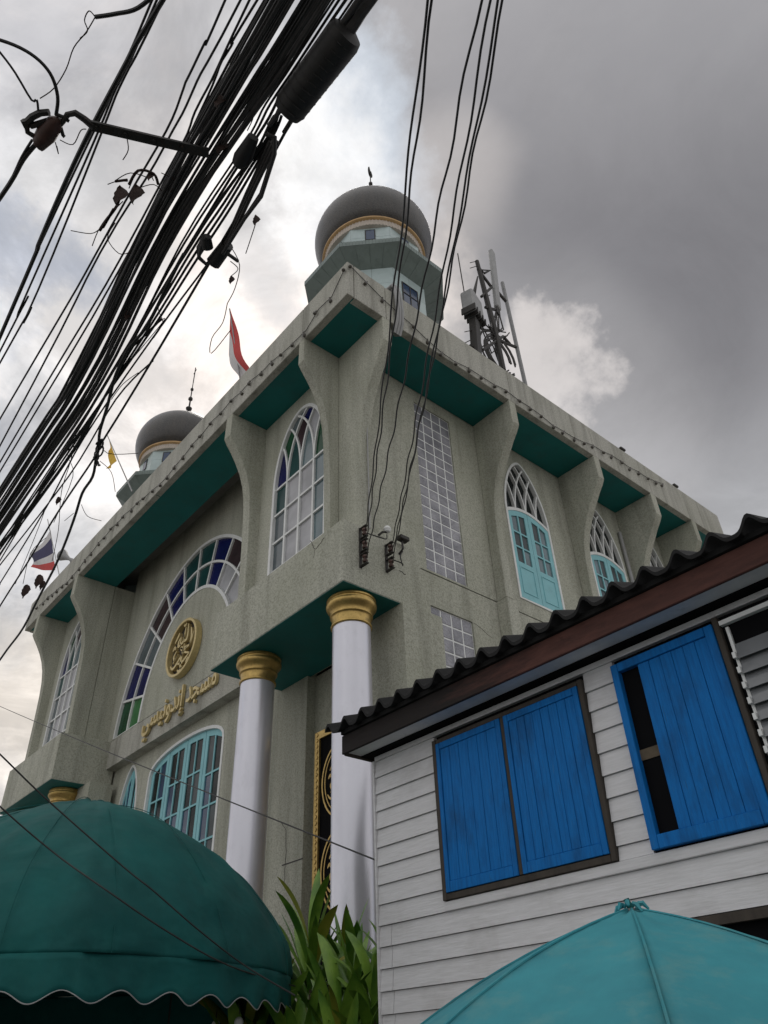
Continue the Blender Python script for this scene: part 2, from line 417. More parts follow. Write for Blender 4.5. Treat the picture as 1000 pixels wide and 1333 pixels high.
# lower central wall with the arched folding windows
YL = 2.03; FX = -8.58
def seg_arch(cx, a, z0, zs, zt, n=16):
    return [(cx+a, z0)]+[(cx+a*math.cos(PI*i/n), zs+(zt-zs)*math.sin(PI*i/n)**.8) for i in range(n+1)]+[(cx-a, z0)]
lowwin = seg_arch(FX, 1.71, 3.2, 7.36, 7.86)
lanc = [[(cx+.5, 3.2)]+gothic(cx, 6.75, .5, 1.2, 1.7)+[(cx-.5, 3.2)] for cx in (-11.35, -5.6)]
m = MB(); m.holed([(-12.7, 0), (-3.86, 0), (-3.86, 8.1), (-12.7, 8.1)], [lowwin]+lanc, 0, -.22, F(YL)); m.build('wall', 'stucco', mosque)
MB().box((-3.86, 2.22, 0), (-1.2, 2.5, ZB0+.02)).build('wall', 'stucco', mosque)
MB().box((-4.0, 2.08, 0), (-3.863, 2.5, ZB0+.02)).build('wall', 'stucco', mosque)
MB().box((-2.12, 1.62, 0), (-.68, 2.5, ZB0-.002)).build('wall', 'stucco', mosque)
for x0, x1, y in ((-3.86, -1.2, 2.218), (-4.45, -3.86, 2.028), (-2.12, -.68, 1.618)):
    MB().box((x0, y-.003, 4.42), (x1, y+.02, 4.44)).build('groove', 'dark_metal', mosque)
# left end ground wall and body
MB().box((-16.2, 1.3, 0), (-12.1, 1.9, ZB0-.002)).build('wall', 'stucco', mosque)
MB().box((-12.95, YW+.25, ZB0), (-12.702, YC+.2, ZS)).build('wall', 'stucco', mosque)
MB().box((-4.4, YW+.25, ZB0), (-4.15, YC+.3, ZS)).build('wall', 'stucco', mosque)
# dark interior body that closes the building behind the openings
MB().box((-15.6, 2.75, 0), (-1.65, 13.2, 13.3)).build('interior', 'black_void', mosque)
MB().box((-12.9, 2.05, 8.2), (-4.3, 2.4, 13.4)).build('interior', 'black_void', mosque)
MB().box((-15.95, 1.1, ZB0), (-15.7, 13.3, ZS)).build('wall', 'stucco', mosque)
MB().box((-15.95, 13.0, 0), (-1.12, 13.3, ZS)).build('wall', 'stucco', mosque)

# right-hand wall with glass block panels and shutters
RD = [(6.03, .72), (9.0, .72), (11.42, .62)]
def door_outline(cy, a): return [(cy+a, 9.22)]+gothic(cy, 11.6, a, 1.52, 1.62)+[(cy-a, 9.22)]
GB1 = (2.68, 3.74, 8.9, 13.16, 4, 17); GB2 = (2.7, 3.76, 6.55, 8.16, 4, 6)
def rect(a, b, c_, d): return [(a, c_), (b, c_), (b, d), (a, d)]
m = MB(); m.holed(rect(1.09, 13.3, 8.86, ZS), [rect(*GB1[:4])]+[door_outline(*q) for q in RD], 0, -.2, G(XW)); m.build('wall', 'stucco', mosque)
m = MB(); m.holed(rect(2.14, 13.3, 0, 8.835), [rect(*GB2[:4])], 0, -.2, G(XW)); m.build('wall', 'stucco', mosque)
MB().box((XW-.15, 2.1, 8.82), (XW-.02, 13.2, 8.87)).build('groove', 'dark_metal', mosque)
for (y0, y1, z0, z1, nc, nr) in (GB1, GB2):
    pm = MB(); tr = G(XW)
    pm.box((y0, z0, -.19), (y1, z1, -.034), tr); panel = pm.build('glass_block_panel', 'white_frame', mosque)
    bw = (y1-y0)/nc; bh = (z1-z0)/nr
    bm_ = None
    for i in range(nc):
        for j in range(nr):
            if bm_ is None:
                q = MB(); g = .014
                q.box((g, g, -.05), (bw-g, bh-g, -.026), lambda u, v, w_: (w_, u, v)); o = q.build('glass_block', 'glass_block', panel, bevel=.008); bm_ = o.data
            else: o = link('glass_block', bm_, panel)
            o.location = (XW, y0+i*bw, z0+j*bh)

# flared fins
prof = [(0, ZS), (0, 12.86), (.07, 12.74), (.2, 12.56), (.34, 12.33), (.46, 12.08), (.55, 11.8), (.61, 11.45), (.645, 11.0), (.67, 10.2), (.69, 9.0)]
def fin_front(x0, x1, yb=1.15, zb=ZB0+.5):
    poly = prof+[(.69, zb), (yb, zb), (yb, ZS)]
    MB().prism(poly, x0, x1, lambda u, v, w_: (w_, u, v)).build('fin', 'stucco', mosque, bevel=.012)
fin_front(-1.58, -1.4, .87); fin_front(-4.4, -4.15, YW+.24); fin_front(-12.95, -12.7, YW+.24); fin_front(-15.92, -15.7, YW+.24)
profr = [(0, ZS), (0, 12.84), (.08, 12.7), (.2, 12.54), (.38, 12.26), (.55, 11.98), (.7, 11.66), (.8, 11.3), (.85, 10.9), (.87, 10.3), (.87, 9.5)]
def fin_right(y0, y1, xb=1.12, sc_=1., zb=0.):
    poly = [(-x*sc_, z) for x, z in profr]+[(-.87*sc_, zb), (-xb, zb), (-xb, ZS)]
    MB().prism(poly, y0, y1, lambda u, v, w_: (u, w_, v)).build('fin', 'stucco', mosque, bevel=.012)
def fin_corner():
    poly = [(-x*.85, z) for x, z in profr]+[(-.74, ZB0+.5), (-1.4, ZB0+.5), (-1.4, ZS)]
    MB().prism(poly, .87, 1.09, lambda u, v, w_: (u, w_, v)).build('fin', 'stucco', mosque, bevel=.012)
fin_corner()
MB().box((-1.58, .872, ZB0+.5), (-1.402, 1.14, ZS)).build('fin', 'stucco', mosque)
for y0, y1 in ((4.55, 4.77), (7.62, 7.84), (10.05, 10.29), (12.02, 12.24)): fin_right(y0, y1, zb=8.86)
for y0, y1 in ((4.52, 4.82), (7.59, 7.89), (10.02, 10.34), (11.99, 12.29)):
    MB().box((XW+.001, y0, 0), (-.84, y1, 8.835)).build('pilaster', 'stucco', mosque, bevel=.01)
# roof slab, soffits and fascia panels
RY = 13.95; RXL = -17.05
MB().box((RXL+.17, .17, ZS+.7), (-.17, RY-.17, ZS+.9)).build('roof_slab', 'concrete', mosque)
MB().prism([(RXL+.05, .05), (-.05, .05), (-.05, RY-.1), (-1.11, RY-.1), (-1.11, 1.16), (RXL+.05, 1.16)], ZS+.002, ZS+.03, lambda u, v, w_: (u, v, w_)).build('soffit', 'soffit_teal', mosque)
fx = [0, -1.49, -4.28, -7.9, -12.83, -15.8, RXL]
for a, b in zip(fx[:-1], fx[1:]):
    MB().box((a-(.006 if a else 0), 0, ZS-.003), (b+.006, .16, ZT)).build('fascia_panel', 'stucco_fascia', mosque, bevel=.01)
fy = [.17, .98, 4.66, 7.73, 10.16, 12.13, RY]
for a, b in zip(fy[:-1], fy[1:]):
    MB().box((-.16, a+.006, ZS-.003), (0, b-.006, ZT)).build('fascia_panel', 'stucco_fascia', mosque, bevel=.01)
MB().box((RXL, .17, ZS-.003), (RXL+.16, RY, ZT)).build('fascia_panel', 'stucco_fascia', mosque)
MB().box((RXL+.17, RY-.16, ZS-.003), (-.17, RY, ZT)).build('fascia_panel', 'stucco_fascia', mosque)
MB().box((RXL+.03, .03, ZS+.003), (-.03, .15, ZT-.03)).build('fascia_backing', 'dark_metal', mosque)
MB().box((-.15, .16, ZS+.003), (-.03, RY-.03, ZT-.03)).build('fascia_backing', 'dark_metal', mosque)
# balconies
XB, YB = -.73, .45
MB().prism([(XB, YB), (XB, 2.14), (-4.75, 2.14), (-4.75, YB)], ZB0, ZB1, lambda u, v, w_: (u, v, w_)).build('balcony_block', 'stucco', mosque, bevel=.012)
MB().prism([(XB-.01, YB+.01), (XB-.01, 2.1), (-4.74, 2.1), (-4.74, YB+.01)], ZB0-.008, ZB0-.002, lambda u, v, w_: (u, v, w_)).build('balcony_soffit', 'soffit_teal', mosque)
MB().prism([(-12.45, YB), (-12.45, 1.98), (-16.25, 1.98), (-16.25, YB)], ZB0, ZB1, lambda u, v, w_: (u, v, w_)).build('balcony_block', 'stucco', mosque, bevel=.012)
MB().prism([(-12.46, YB+.01), (-12.46, 1.9), (-16.24, 1.9), (-16.24, YB+.01)], ZB0-.008, ZB0-.002, lambda u, v, w_: (u, v, w_)).build('balcony_soffit', 'soffit_teal', mosque)
# columns
capital_prof = [(.30, -.50), (.314, -.50), (.325, -.488), (.325, -.468), (.308, -.455), (.305, -.44), (.308, -.34), (.318, -.32), (.338, -.31), (.34, -.29), (.322, -.278),
                (.325, -.255), (.345, -.215), (.375, -.19), (.40, -.155), (.405, -.12), (.395, -.09), (.375, -.08), (.378, -.062), (.395, -.05), (.395, -.025), (.375, -.015), (.37, 0)]
for cx_, cy_ in ((-1.16, .95), (-3.8, .92), (-13.2, 1.12), (-15.6, 1.12)):
    co = MB().lathe([(.30, -ZB0), (.30, -.50)], (cx_, cy_, ZB0), 40).build('column', 'column_silver', mosque, smooth=True)
    MB().lathe(capital_prof, (cx_, cy_, ZB0-.01), 40).build('capital', 'gold', co, smooth=True)

# ---- stained arch windows -------------------------------------------------
def clip_poly(poly, inside_pts):
    """Sutherland-Hodgman against a convex CCW polygon"""
    outp = poly
    n = len(inside_pts)
    for i in range(n):
        ax, ay = inside_pts[i]; bx, by = inside_pts[(i+1) % n]
        inp = outp; outp = []
        if not inp: return []
        for j in range(len(inp)):
            p, q = inp[j], inp[(j+1) % len(inp)]
            dp = (bx-ax)*(p[1]-ay)-(by-ay)*(p[0]-ax); dq = (bx-ax)*(q[1]-ay)-(by-ay)*(q[0]-ax)
            if dp >= 0: outp.append(p)
            if (dp >= 0) != (dq >= 0):
                t_ = dp/(dp-dq); outp.append((p[0]+(q[0]-p[0])*t_, p[1]+(q[1]-p[1])*t_))
    return outp
def pane(poly, mat, tr, d, parent):
    if len(poly) < 3: return
    # drop doubled points
    P = [poly[0]]
    for p in poly[1:]:
        if abs(p[0]-P[-1][0])+abs(p[1]-P[-1][1]) > 1e-4: P.append(p)
    if abs(P[0][0]-P[-1][0])+abs(P[0][1]-P[-1][1]) < 1e-4: P.pop()
    if len(P) < 3: return
    MB().prism(P, d-.012, d, tr).build('pane', mat, parent)
def cell_panes(idf, u0, u1, v0, v1, step, matf, tr, d, parent):
    """panes of curved tracery: small quads gathered into one mesh per cell"""
    cells = {}
    nu = int((u1-u0)/step); nv = int((v1-v0)/step)
    for i in range(nu):
        for j in range(nv):
            u, v = u0+i*step, v0+j*step
            k = idf(u+step/2, v+step/2)
            if k is None: continue
            cells.setdefault(k, []).append((u, v))
    for k, qs in sorted(cells.items()):
        if len(qs) < 8: continue
        m = MB()
        for u, v in qs:
            m.add([tr(u, v, d), tr(u+step, v, d), tr(u+step, v+step, d), tr(u, v+step, d)], [(0, 1, 2, 3)])
        m.build('pane', matf(k), parent)
def arch_window(cx, tr, left=False):
    a, b, z0, p = .93, 1.72, 11.4, 1.95
    m = MB(); fr = [(cx+a-.03, 8.86), (cx+a-.03, z0)]+[(cx+x*(1-.03/a), z0+z*.985) for x, z in gothic_half(a, b, 14, p)][1:]
    fr += [(2*cx-x, z) for x, z in reversed(fr[:-1])]
    m.strip(fr, .075, -.10, .012, tr); fo = m.build('window', 'white_frame', mosque)
    mul = [cx-a/2, cx, cx+a/2]
    bars = MB()
    zr = [9.37, 10.05, 10.73, 11.41]
    for u in mul: bars.strip([(u, 8.86), (u, z0)], .05, -.09, -.02, tr)
    for z in zr: bars.strip([(cx-a+.05, z), (cx+a-.05, z)], .045, -.088, -.024, tr)
    h = gothic_half(a, b, 20, p)
    def f(x):   # height of the arch at offset x
        x = min(1, abs(x)/a); return b*(1-x**p)**(1/p)
    for k in (1, 2, 3):
        # right half of the outline moved left, and the left half moved right
        dx = k*a/2
        l1 = [(x-dx, z) for x, z in h if abs(x-dx) < a and z < f(x-dx)-.02 and x-dx > -a]
        if len(l1) > 1:
            bars.strip([(cx+x, z0+z) for x, z in l1], .045, -.088, -.022, tr); bars.strip([(cx-x, z0+z) for x, z in l1], .045, -.086, -.020, tr)
    bars.build('glazing_bar', 'white_frame', fo)
    us = [cx-a+.04]+mul+[cx+a-.04]; zs = [8.86]+zr
    frost = {0: ['g_teal', 'g_frost', 'g_frost', 'g_slate'], 1: ['g_grey', 'g_frost', 'g_frost', 'g_slate'], 2: ['g_grey', 'g_frost', 'g_frost', 'g_slate'], 3: ['g_teal', 'g_frost', 'g_frost', 'g_slate']}
    for i in range(4):
        for j in range(4):
            pane(rect(us[i], us[i+1], zs[j], zs[j+1]), frost[j][i], tr, -.06, fo)
    rnd = ['g_navy', 'g_teal', 'g_slate', 'g_green', 'g_brown', 'g_frost', 'g_grey']
    def idf(u, v):
        x = u-cx; y = v-z0
        if abs(x) > a or y < 0 or y > f(x): return None
        i = sum(1 for k in (1, 2, 3) if (x+k*a/2 > a or y > b*(1-(max(0, x+k*a/2)/a)**p)**(1/p)))
        j = sum(1 for k in (1, 2, 3) if (-x+k*a/2 > a or y > b*(1-(max(0, -x+k*a/2)/a)**p)**(1/p)))
        return (i, j)
    def matf(k):
        return {(0, 0): 'g_navy', (1, 0): 'g_navy', (0, 1): 'g_green'}.get(k, rnd[(k[0]*3+k[1]*2+1) % 7])
    cell_panes(idf, cx-a, cx+a, z0, z0+b, .04, matf, tr, -.062, fo)
arch_window(W1, F(YW)); arch_window(W2, F(YW))
# big semicircular window
tr = F(YC)
m = MB(); m.strip(big_out, .085, -.1, .014, tr); bigw = m.build('arch_window', 'white_frame', mosque)
m = MB(); m.strip(big_in, .085, -.1, .016, tr)
mid = [((p_[0]+q_[0])/2, (p_[1]+q_[1])/2) for p_, q_ in zip(ellipse_arch(AX, AZ, A0, B0, 40, 1.88), big_in)]
m.strip(mid, .06, -.09, -.01, tr)
def se(t_, a, b, p):
    return (AX+a*math.copysign(abs(math.cos(t_))**(2/p), math.cos(t_)), AZ+b*abs(math.sin(t_))**(2/p))
for i in range(0, 13):
    t_ = PI*i/12; o1 = se(t_, A0-.02, B0-.02, 1.88); i1 = se(t_, A1, B1, 2.0); m.strip([o1, i1], .06, -.088, -.012, tr)
m.build('glazing_bar', 'white_frame', bigw)
segc = ['g_green', 'g_navy', 'g_grey', 'g_brown', 'g_navy', 'g_teal', 'g_teal', 'g_navy', 'g_brown', 'g_grey', 'g_navy', 'g_green']
for ring in (0, 1):
    for i in range(12):
        t0, t1 = PI-PI*i/12, PI-PI*(i+1)/12; pts = []
        ts = [t0+(t1-t0)*k/4 for k in range(5)]
        o_ = [se(t_, A0, B0, 1.88) for t_ in ts]; n_ = [se(t_, A1, B1, 2.) for t_ in ts]; mm = [((p_[0]+q_[0])/2, (p_[1]+q_[1])/2) for p_, q_ in zip(o_, n_)]
        poly = (o_+mm[::-1]) if ring == 0 else (mm+n_[::-1])
        mt = segc[i]
        if ring == 1: mt = {'g_green': 'g_bright'}.get(mt, mt)
        if ring == 1 and i in (8, 9): mt = 'g_frost'
        if ring == 0 and i == 9: mt = 'g_brown'
        pane(poly, mt, tr, -.06, bigw)
# medallion and lettering ---------------------------------------------------
MC = (7.09+(-7.545-7.09)*1.075, 1.6+(9.44-1.6)*1.075)
med = thing('medallion', 'round gold medallion with raised Arabic calligraphy on the tympanum of the big arch', 'medallion', (MC[0], YC, MC[1]))
tr = F(YC)
circ = lambda r_, n=48, cx=MC[0], cz=MC[1]: [(cx+r_*math.cos(2*PI*i/n), cz+r_*1.0*math.sin(2*PI*i/n)) for i in range(n)]
m = MB(); m.strip(circ(.71), .075, .0, .17, tr, True); m.build('ring', 'gold_flat', med, bevel=.01)
MB().prism(circ(.68), .003, .03, tr).build('disc', 'dark_wood', med)
def brush(m, pts, w0, w1, tr_, d0, d1, jig=None):
    """a pen stroke: Catmull curve through pts whose width swells and tapers"""
    P = [Vector(p) for p in pts]; C = []
    for i in range(len(P)-1):
        p0 = P[max(i-1, 0)]; p1 = P[i]; p2 = P[i+1]; p3 = P[min(i+2, len(P)-1)]
        for k in range(6):
            t_ = k/6; C.append(.5*((2*p1)+(p2-p0)*t_+(2*p0-5*p1+4*p2-p3)*t_*t_+(3*p1-p0-3*p2+p3)*t_**3))
    C.append(P[-1]); n = len(C); Lp = []; Rp = []
    for i in range(n):
        d = (C[min(i+1, n-1)]-C[max(i-1, 0)]); d = d.normalized() if d.length > 0 else Vector((1, 0)); nn = Vector((-d.y, d.x))
        w_ = w0+(w1-w0)*math.sin(PI*i/(n-1)); Lp.append(C[i]+nn*w_/2); Rp.append(C[i]-nn*w_/2)
    vs = []; fs = []
    for i in range(n):
        for q, dd in ((Lp, d0), (Rp, d0), (Rp, d1), (Lp, d1)): vs.append(tr_(q[i].x, q[i].y, dd))
    for i in range(n-1):
        a, b = i*4, i*4+4
        for k in range(4): fs.append((a+k, a+(k+1) % 4, b+(k+1) % 4, b+k))
    fs += [(0, 1, 2, 3), tuple((n-1)*4+k for k in (3, 2, 1, 0))]
    m.add(vs, fs)
def strokes(lst, cx, cz, s, tr_, d0=.03, d1=.09, w0=.015, w1=.07):
    m = MB()
    for st_ in lst: brush(m, [(cx+x*s, cz+z*s) for x, z in st_], w0, w1, tr_, d0, d1)
    return m
callig = [[(.42, .5), (.5, .2), (.44, -.1)], [(.2, .72), (.24, .4), (.2, .2), (.06, .22), (.04, .42)], [(.06, .66), (.04, .4), (0, .2), (-.16, .18), (-.16, .42)], [(-.16, .42), (-.3, .3), (-.28, .14), (-.12, .16)],
          [(.62, .3), (.45, -.06), (.1, -.04), (-.1, .02), (.2, -.22), (.5, -.34)], [(.28, -.06), (-.05, -.3), (-.45, -.52), (-.66, -.36)], [(.5, -.34), (.1, -.5), (-.2, -.46)], [(-.35, .02), (-.5, -.1), (-.42, -.24), (-.3, -.1), (-.5, -.34)],
          [(-.55, .34), (-.4, .5), (-.32, .62)], [(-.62, .1), (-.52, .2), (-.46, .1)], [(.1, -.62), (-.02, -.76), (-.16, -.66)], [(.1, .1), (.0, -.5), (.12, -.76)], [(.34, -.6), (.42, -.5), (.5, -.6)], [(-.1, .8), (0, .74), (.08, .8)]]
strokes(callig, MC[0], MC[1], .82, tr, .03, .12, .025, .075).build('calligraphy', 'gold_flat', med)
# lettering: built-in Arabic glyphs in presentation forms, laid out right to left
sign = thing('lettering', 'raised gold Arabic lettering along the band under the big arch', 'sign', (-8.4, YC, 8.5))
vis = '\ufef2\ufeb4\ufef4\ufee7\ufeed\ufeaa\ufee7\ufe87 \ufeaa\ufea0\ufeb4\ufee3'   # visual order, left to right
cu = bpy.data.curves.new('lettering', 'FONT'); cu.body = vis; cu.extrude = .035; cu.offset = .012; cu.size = 1; cu.resolution_u = 3; cu.space_character = 1.0
to = bpy.data.objects.new('tmp', cu); COL.objects.link(to)
bpy.context.view_layer.update()
me = bpy.data.meshes.new_from_object(to.evaluated_get(bpy.context.evaluated_depsgraph_get()))
bpy.data.objects.remove(to)
co = np.array([v.co[:] for v in me.vertices]); mn, mx = co.min(0), co.max(0)
X0, X1 = 7.09+(-9.15-7.09)*1.075, 7.09+(-5.85-7.09)*1.075
sx_ = (X1-X0)/(mx[0]-mn[0]); Z0_, Z1_ = 8.16, 9.0; sz_ = (Z1_-Z0_)/(mx[1]-mn[1])
for v in me.vertices:
    q = v.co.copy(); v.co = (X0+(q.x-mn[0])*sx_, YC-.05+q.z*1., Z0_+(q.y-mn[1])*sz_)
me.materials.clear(); me.materials.append(M('gold_flat'))
link('letters', me, sign)

# ---- teal folding windows -----------------------------------------------
def leaf(parent, tr, u0, u1, z0, ztop, rows, name='leaf', cols=2, mat='door_teal', panes=('g_dark',), dz=-.05, bottom_panel=0., stile=.115, glassfn=None):
    """a hinged leaf: outer polygon follows ztop(u)"""
    us = [u0+(u1-u0)*k/6 for k in range(7)]
    outer = [(u0, z0), (u1, z0)]+[(u, ztop(u)) for u in reversed(us)]
    zi = lambda u: ztop(u)-.14
    ui0, ui1 = u0+stile, u1-stile; mid_ = [ui0+(ui1-ui0)*k/cols for k in range(cols+1)]
    gl = MB(); holes = []; cells = []
    zb = z0+.12+bottom_panel
    tops = min(zi(ui0), zi(ui1))
    zrow = [zb+(tops-zb)*k/rows for k in range(rows+1)]
    bar = .04
    for c_ in range(cols):
        a, b = mid_[c_]+(bar/2 if c_ else 0), mid_[c_+1]-(bar/2 if c_ < cols-1 else 0)
        for r_ in range(rows):
            zl = zrow[r_]+(bar/2 if r_ else 0)
            if r_ < rows-1: h = rect(a, b, zl, zrow[r_+1]-bar/2)
            else: h = [(a, zl), (b, zl), (b, zi(b)), (a, zi(a))]
            holes.append(h); cells.append((r_, h))
    m = MB(); m.holed(outer, holes, dz-.04, dz, tr); lf = m.build(name, mat, parent)
    if bottom_panel:
        m = MB(); m.holed(rect(ui0, ui1, z0+.14, z0+bottom_panel), [rect(ui0+.02, ui1-.02, z0+.16, z0+bottom_panel-.02)], dz, dz+.012, tr)
        m.build('panel_moulding', mat, parent)
    for r_, h in cells:
        g_ = panes[random.randrange(len(panes))] if glassfn is None else glassfn(r_)
        MB().prism(h, dz-.036, dz-.024, tr).build('pane', g_, parent)
tr = F(YL)
fw = MB().strip(lowwin, .07, -.12, .015, tr).build('folding_window', 'white_frame', mosque)
def ztop_low(u):
    x = max(-1, min(1, (u-FX)/1.69)); return 7.34+.48*math.sqrt(max(0, 1-x*x))**.8
for i in range(4):
    w4 = 3.36/4; leaf(fw, tr, FX-1.68+i*w4+.01, FX-1.68+(i+1)*w4-.01, 3.3, ztop_low, 6, panes=('g_dark', 'g_dark', 'g_mid', 'g_blue'))
for cx_, lo in zip((-11.35, -5.6), lanc):
    lw = MB().strip(lo, .06, -.12, .012, tr).build('lancet_window', 'white_frame', mosque)
    for sgn in (-1, 1):
        def zt(u, cx_=cx_): x = min(1, abs(u-cx_)/.47); return 6.7+1.17*(1-x**1.7)**(1/1.7)
        a, b = (cx_-.46, cx_-.01) if sgn < 0 else (cx_+.01, cx_+.46)
        leaf(lw, tr, a, b, 3.3, zt, 3, panes=('g_dark', 'g_blue'), stile=.07)
# ---- shutters on the right-hand wall -------------------------------------
for cy_, a in RD:
    tr = G(XW); oo = door_outline(cy_, a)
    dw = MB().strip(oo+[oo[0]], .06, -.1, .02, tr).build('shutter_window', 'white_frame', mosque)
    b, z0, p = 1.52, 11.6, 1.62
    zd = lambda u, cy_=cy_, a=a: 11.42+.2*(1-((u-cy_)/a)**2)
    m = MB(); m.strip([(cy_+a*k/8, zd(cy_+a*k/8)+.05) for k in range(-8, 9)], .08, -.1, .01, tr)
    h = gothic_half(a, b, 20, p)
    def f(x, a=a, b=b, p=p):
        x = min(1, abs(x)/a); return b*(1-x**p)**(1/p)
    for k in (1, 2, 3):
        dx = k*a/2
        l1 = [(x-dx, z) for x, z in h if x-dx > -a and z < f(x-dx)-.01 and z > .02]
        if len(l1) > 1:
            m.strip([(cy_+x, z0+z) for x, z in l1], .038, -.09, -.005, tr); m.strip([(cy_-x, z0+z) for x, z in l1], .038, -.088, -.003, tr)
    for u in (-a/2, 0, a/2):
        m.strip([(cy_+u, zd(cy_+u)+.05), (cy_+u, z0+.12)], .036, -.086, -.007, tr)
    m.build('fanlight_tracery', 'white_frame', dw)
    fan = [(cy_+x, z0+z) for x, z in h]+[(cy_-x, z0+z) for x, z in reversed(h[:-1])]
    MB().prism([(cy_+a, 11.45)]+fan+[(cy_-a, 11.45)], -.095, -.075, tr).build('pane', 'g_dark', dw)
    for s_ in (-1, 1):
        u0, u1 = (cy_-a+.03, cy_-.006) if s_ < 0 else (cy_+.006, cy_+a-.03)
        leaf(dw, tr, u0, u1, 9.26, zd, 3, name='shutter', panes=('g_mid', 'g_mid', 'g_slate'), bottom_panel=.78, dz=.0)
# hairline cracks in the render coat
def crack(px, axis, v, w=.006):
    P = [hit(x, y, axis, v) for x, y in px]; C = []
    for a, b in zip(P[:-1], P[1:]):
        for k in range(4): C.append(a.lerp(b, k/4)+Vector([0 if i == axis else random.uniform(-.012, .012) for i in range(3)]))
    C.append(P[-1]); MB().tube(C, w, 4).build('crack', 'dark_metal', mosque)
crack([(404, 704), (410, 716), (418, 706), (422, 700)], 1, YB-.0005); crack([(410, 716), (408, 726)], 1, YB-.0005, .004)
crack([(366, 1070), (373, 1080), (372, 1120), (370, 1150)], 1, 2.0285, .005)
crack([(520, 742), (528, 748)], 0, XB+.0005, .008); crack([(228, 1012), (233, 1020), (231, 1028)], 1, YL-.0005)
crack([(618, 812), (640, 830)], 0, XW+.0005, .004)
# pipes on the right wall
MB().tube([(XW+.06, 9.9, 9.0), (XW+.06, 9.9, 12.75)], .05, 10).build('drain_pipe', 'pipe_grey', mosque, smooth=True)
MB().tube([(-.71, 1.0, 8.84), (-.71, 1.0, 11.15)], .012, 6).build('conduit', 'pipe_grey', mosque)
m = MB()
for k in range(3):
    y = 1.18+k*.07; m.tube([(-.2, y, 14.75), (.03, y, 14.72), (.09, y, 14.4), (.08, y+.03, 13.9), (.03, y+.05, 13.6), (-.06, y+.05, 13.35), (-.2, y+.06, 13.5)], .035, 8)
m.build('conduit', 'pipe_grey', mosque, smooth=True)
# interior wall panel with gold frame beside the right column
pan = thing('wall_panel', 'tall black plaque with a gold patterned frame and calligraphy behind the right column', 'plaque', (-3.1, 2.2, 4))
tr = F(2.2)
PX0, PX1, PZ0, PZ1 = -3.72, -2.3, 2.4, 6.5
m = MB(); m.holed(rect(PX0, PX1, PZ0, PZ1), [rect(PX0+.13, PX1-.13, PZ0+.13, PZ1-.13)], 0, .07, tr); m.build('frame', 'gold', pan)
m = MB()
z = PZ0+.05
while z < PZ1-.02:
    for x in (PX0+.065, PX1-.065): m.prism([(x, z-.04), (x+.04, z), (x, z+.04), (x-.04, z)], .068, .082, tr)
    z += .1
m.build('frame_ornament', 'gold', pan, kind='stuff')
MB().prism(rect(PX0+.13, PX1-.13, PZ0+.13, PZ1-.13), .005, .03, tr).build('board', 'black_void', pan)
m = MB()
for cz_ in (5.55, 4.15):
    ring_ = [(-3.0+.52*math.cos(2*PI*i/40), cz_+.62*math.sin(2*PI*i/40)) for i in range(40)]; m.strip(ring_, .03, .03, .045, tr, True)
    ring_ = [(-3.0+.44*math.cos(2*PI*i/40), cz_+.54*math.sin(2*PI*i/40)) for i in range(40)]; m.strip(ring_, .018, .03, .045, tr, True)
m.build('ring', 'gold', pan)
m = strokes(callig, -3.0, 5.55, .55, tr, .03, .045, .01, .045); m2 = strokes(callig, -3.0, 4.15, .55, tr, .03, .045, .01, .045); m.add(m2.v, m2.f); m.build('calligraphy', 'gold', pan)

# ------------------------------------------------------------------ minarets
def quad_grid(P00, P10, P11, P01, nu, nv, gap, depth):
    """inset slabs on a planar quad; returns list of MBs"""
    P00, P10, P11, P01 = map(Vector, (P00, P10, P11, P01)); res = []
    nrm_ = (P10-P00).cross(P01-P00).normalized()
    L_u = (P10-P00).length; L_v = (P01-P00).length
    gu, gv = gap/L_u/2, gap/L_v/2
    for i in range(nu):
        for j in range(nv):
            a0, a1, b0, b1 = i/nu+gu, (i+1)/nu-gu, j/nv+gv, (j+1)/nv-gv
            f = lambda s_, t_: (P00*(1-s_)+P10*s_)*(1-t_)+(P01*(1-s_)+P11*s_)*t_
            q = [f(a0, b0), f(a1, b0), f(a1, b1), f(a0, b1)]
            m = MB(); m.add(q+[p-nrm_*depth for p in q], [(0, 1, 2, 3), (7, 6, 5, 4), (0, 4, 5, 1), (1, 5, 6, 2), (2, 6, 7, 3), (3, 7, 4, 0)]); res.append(m)
    return res
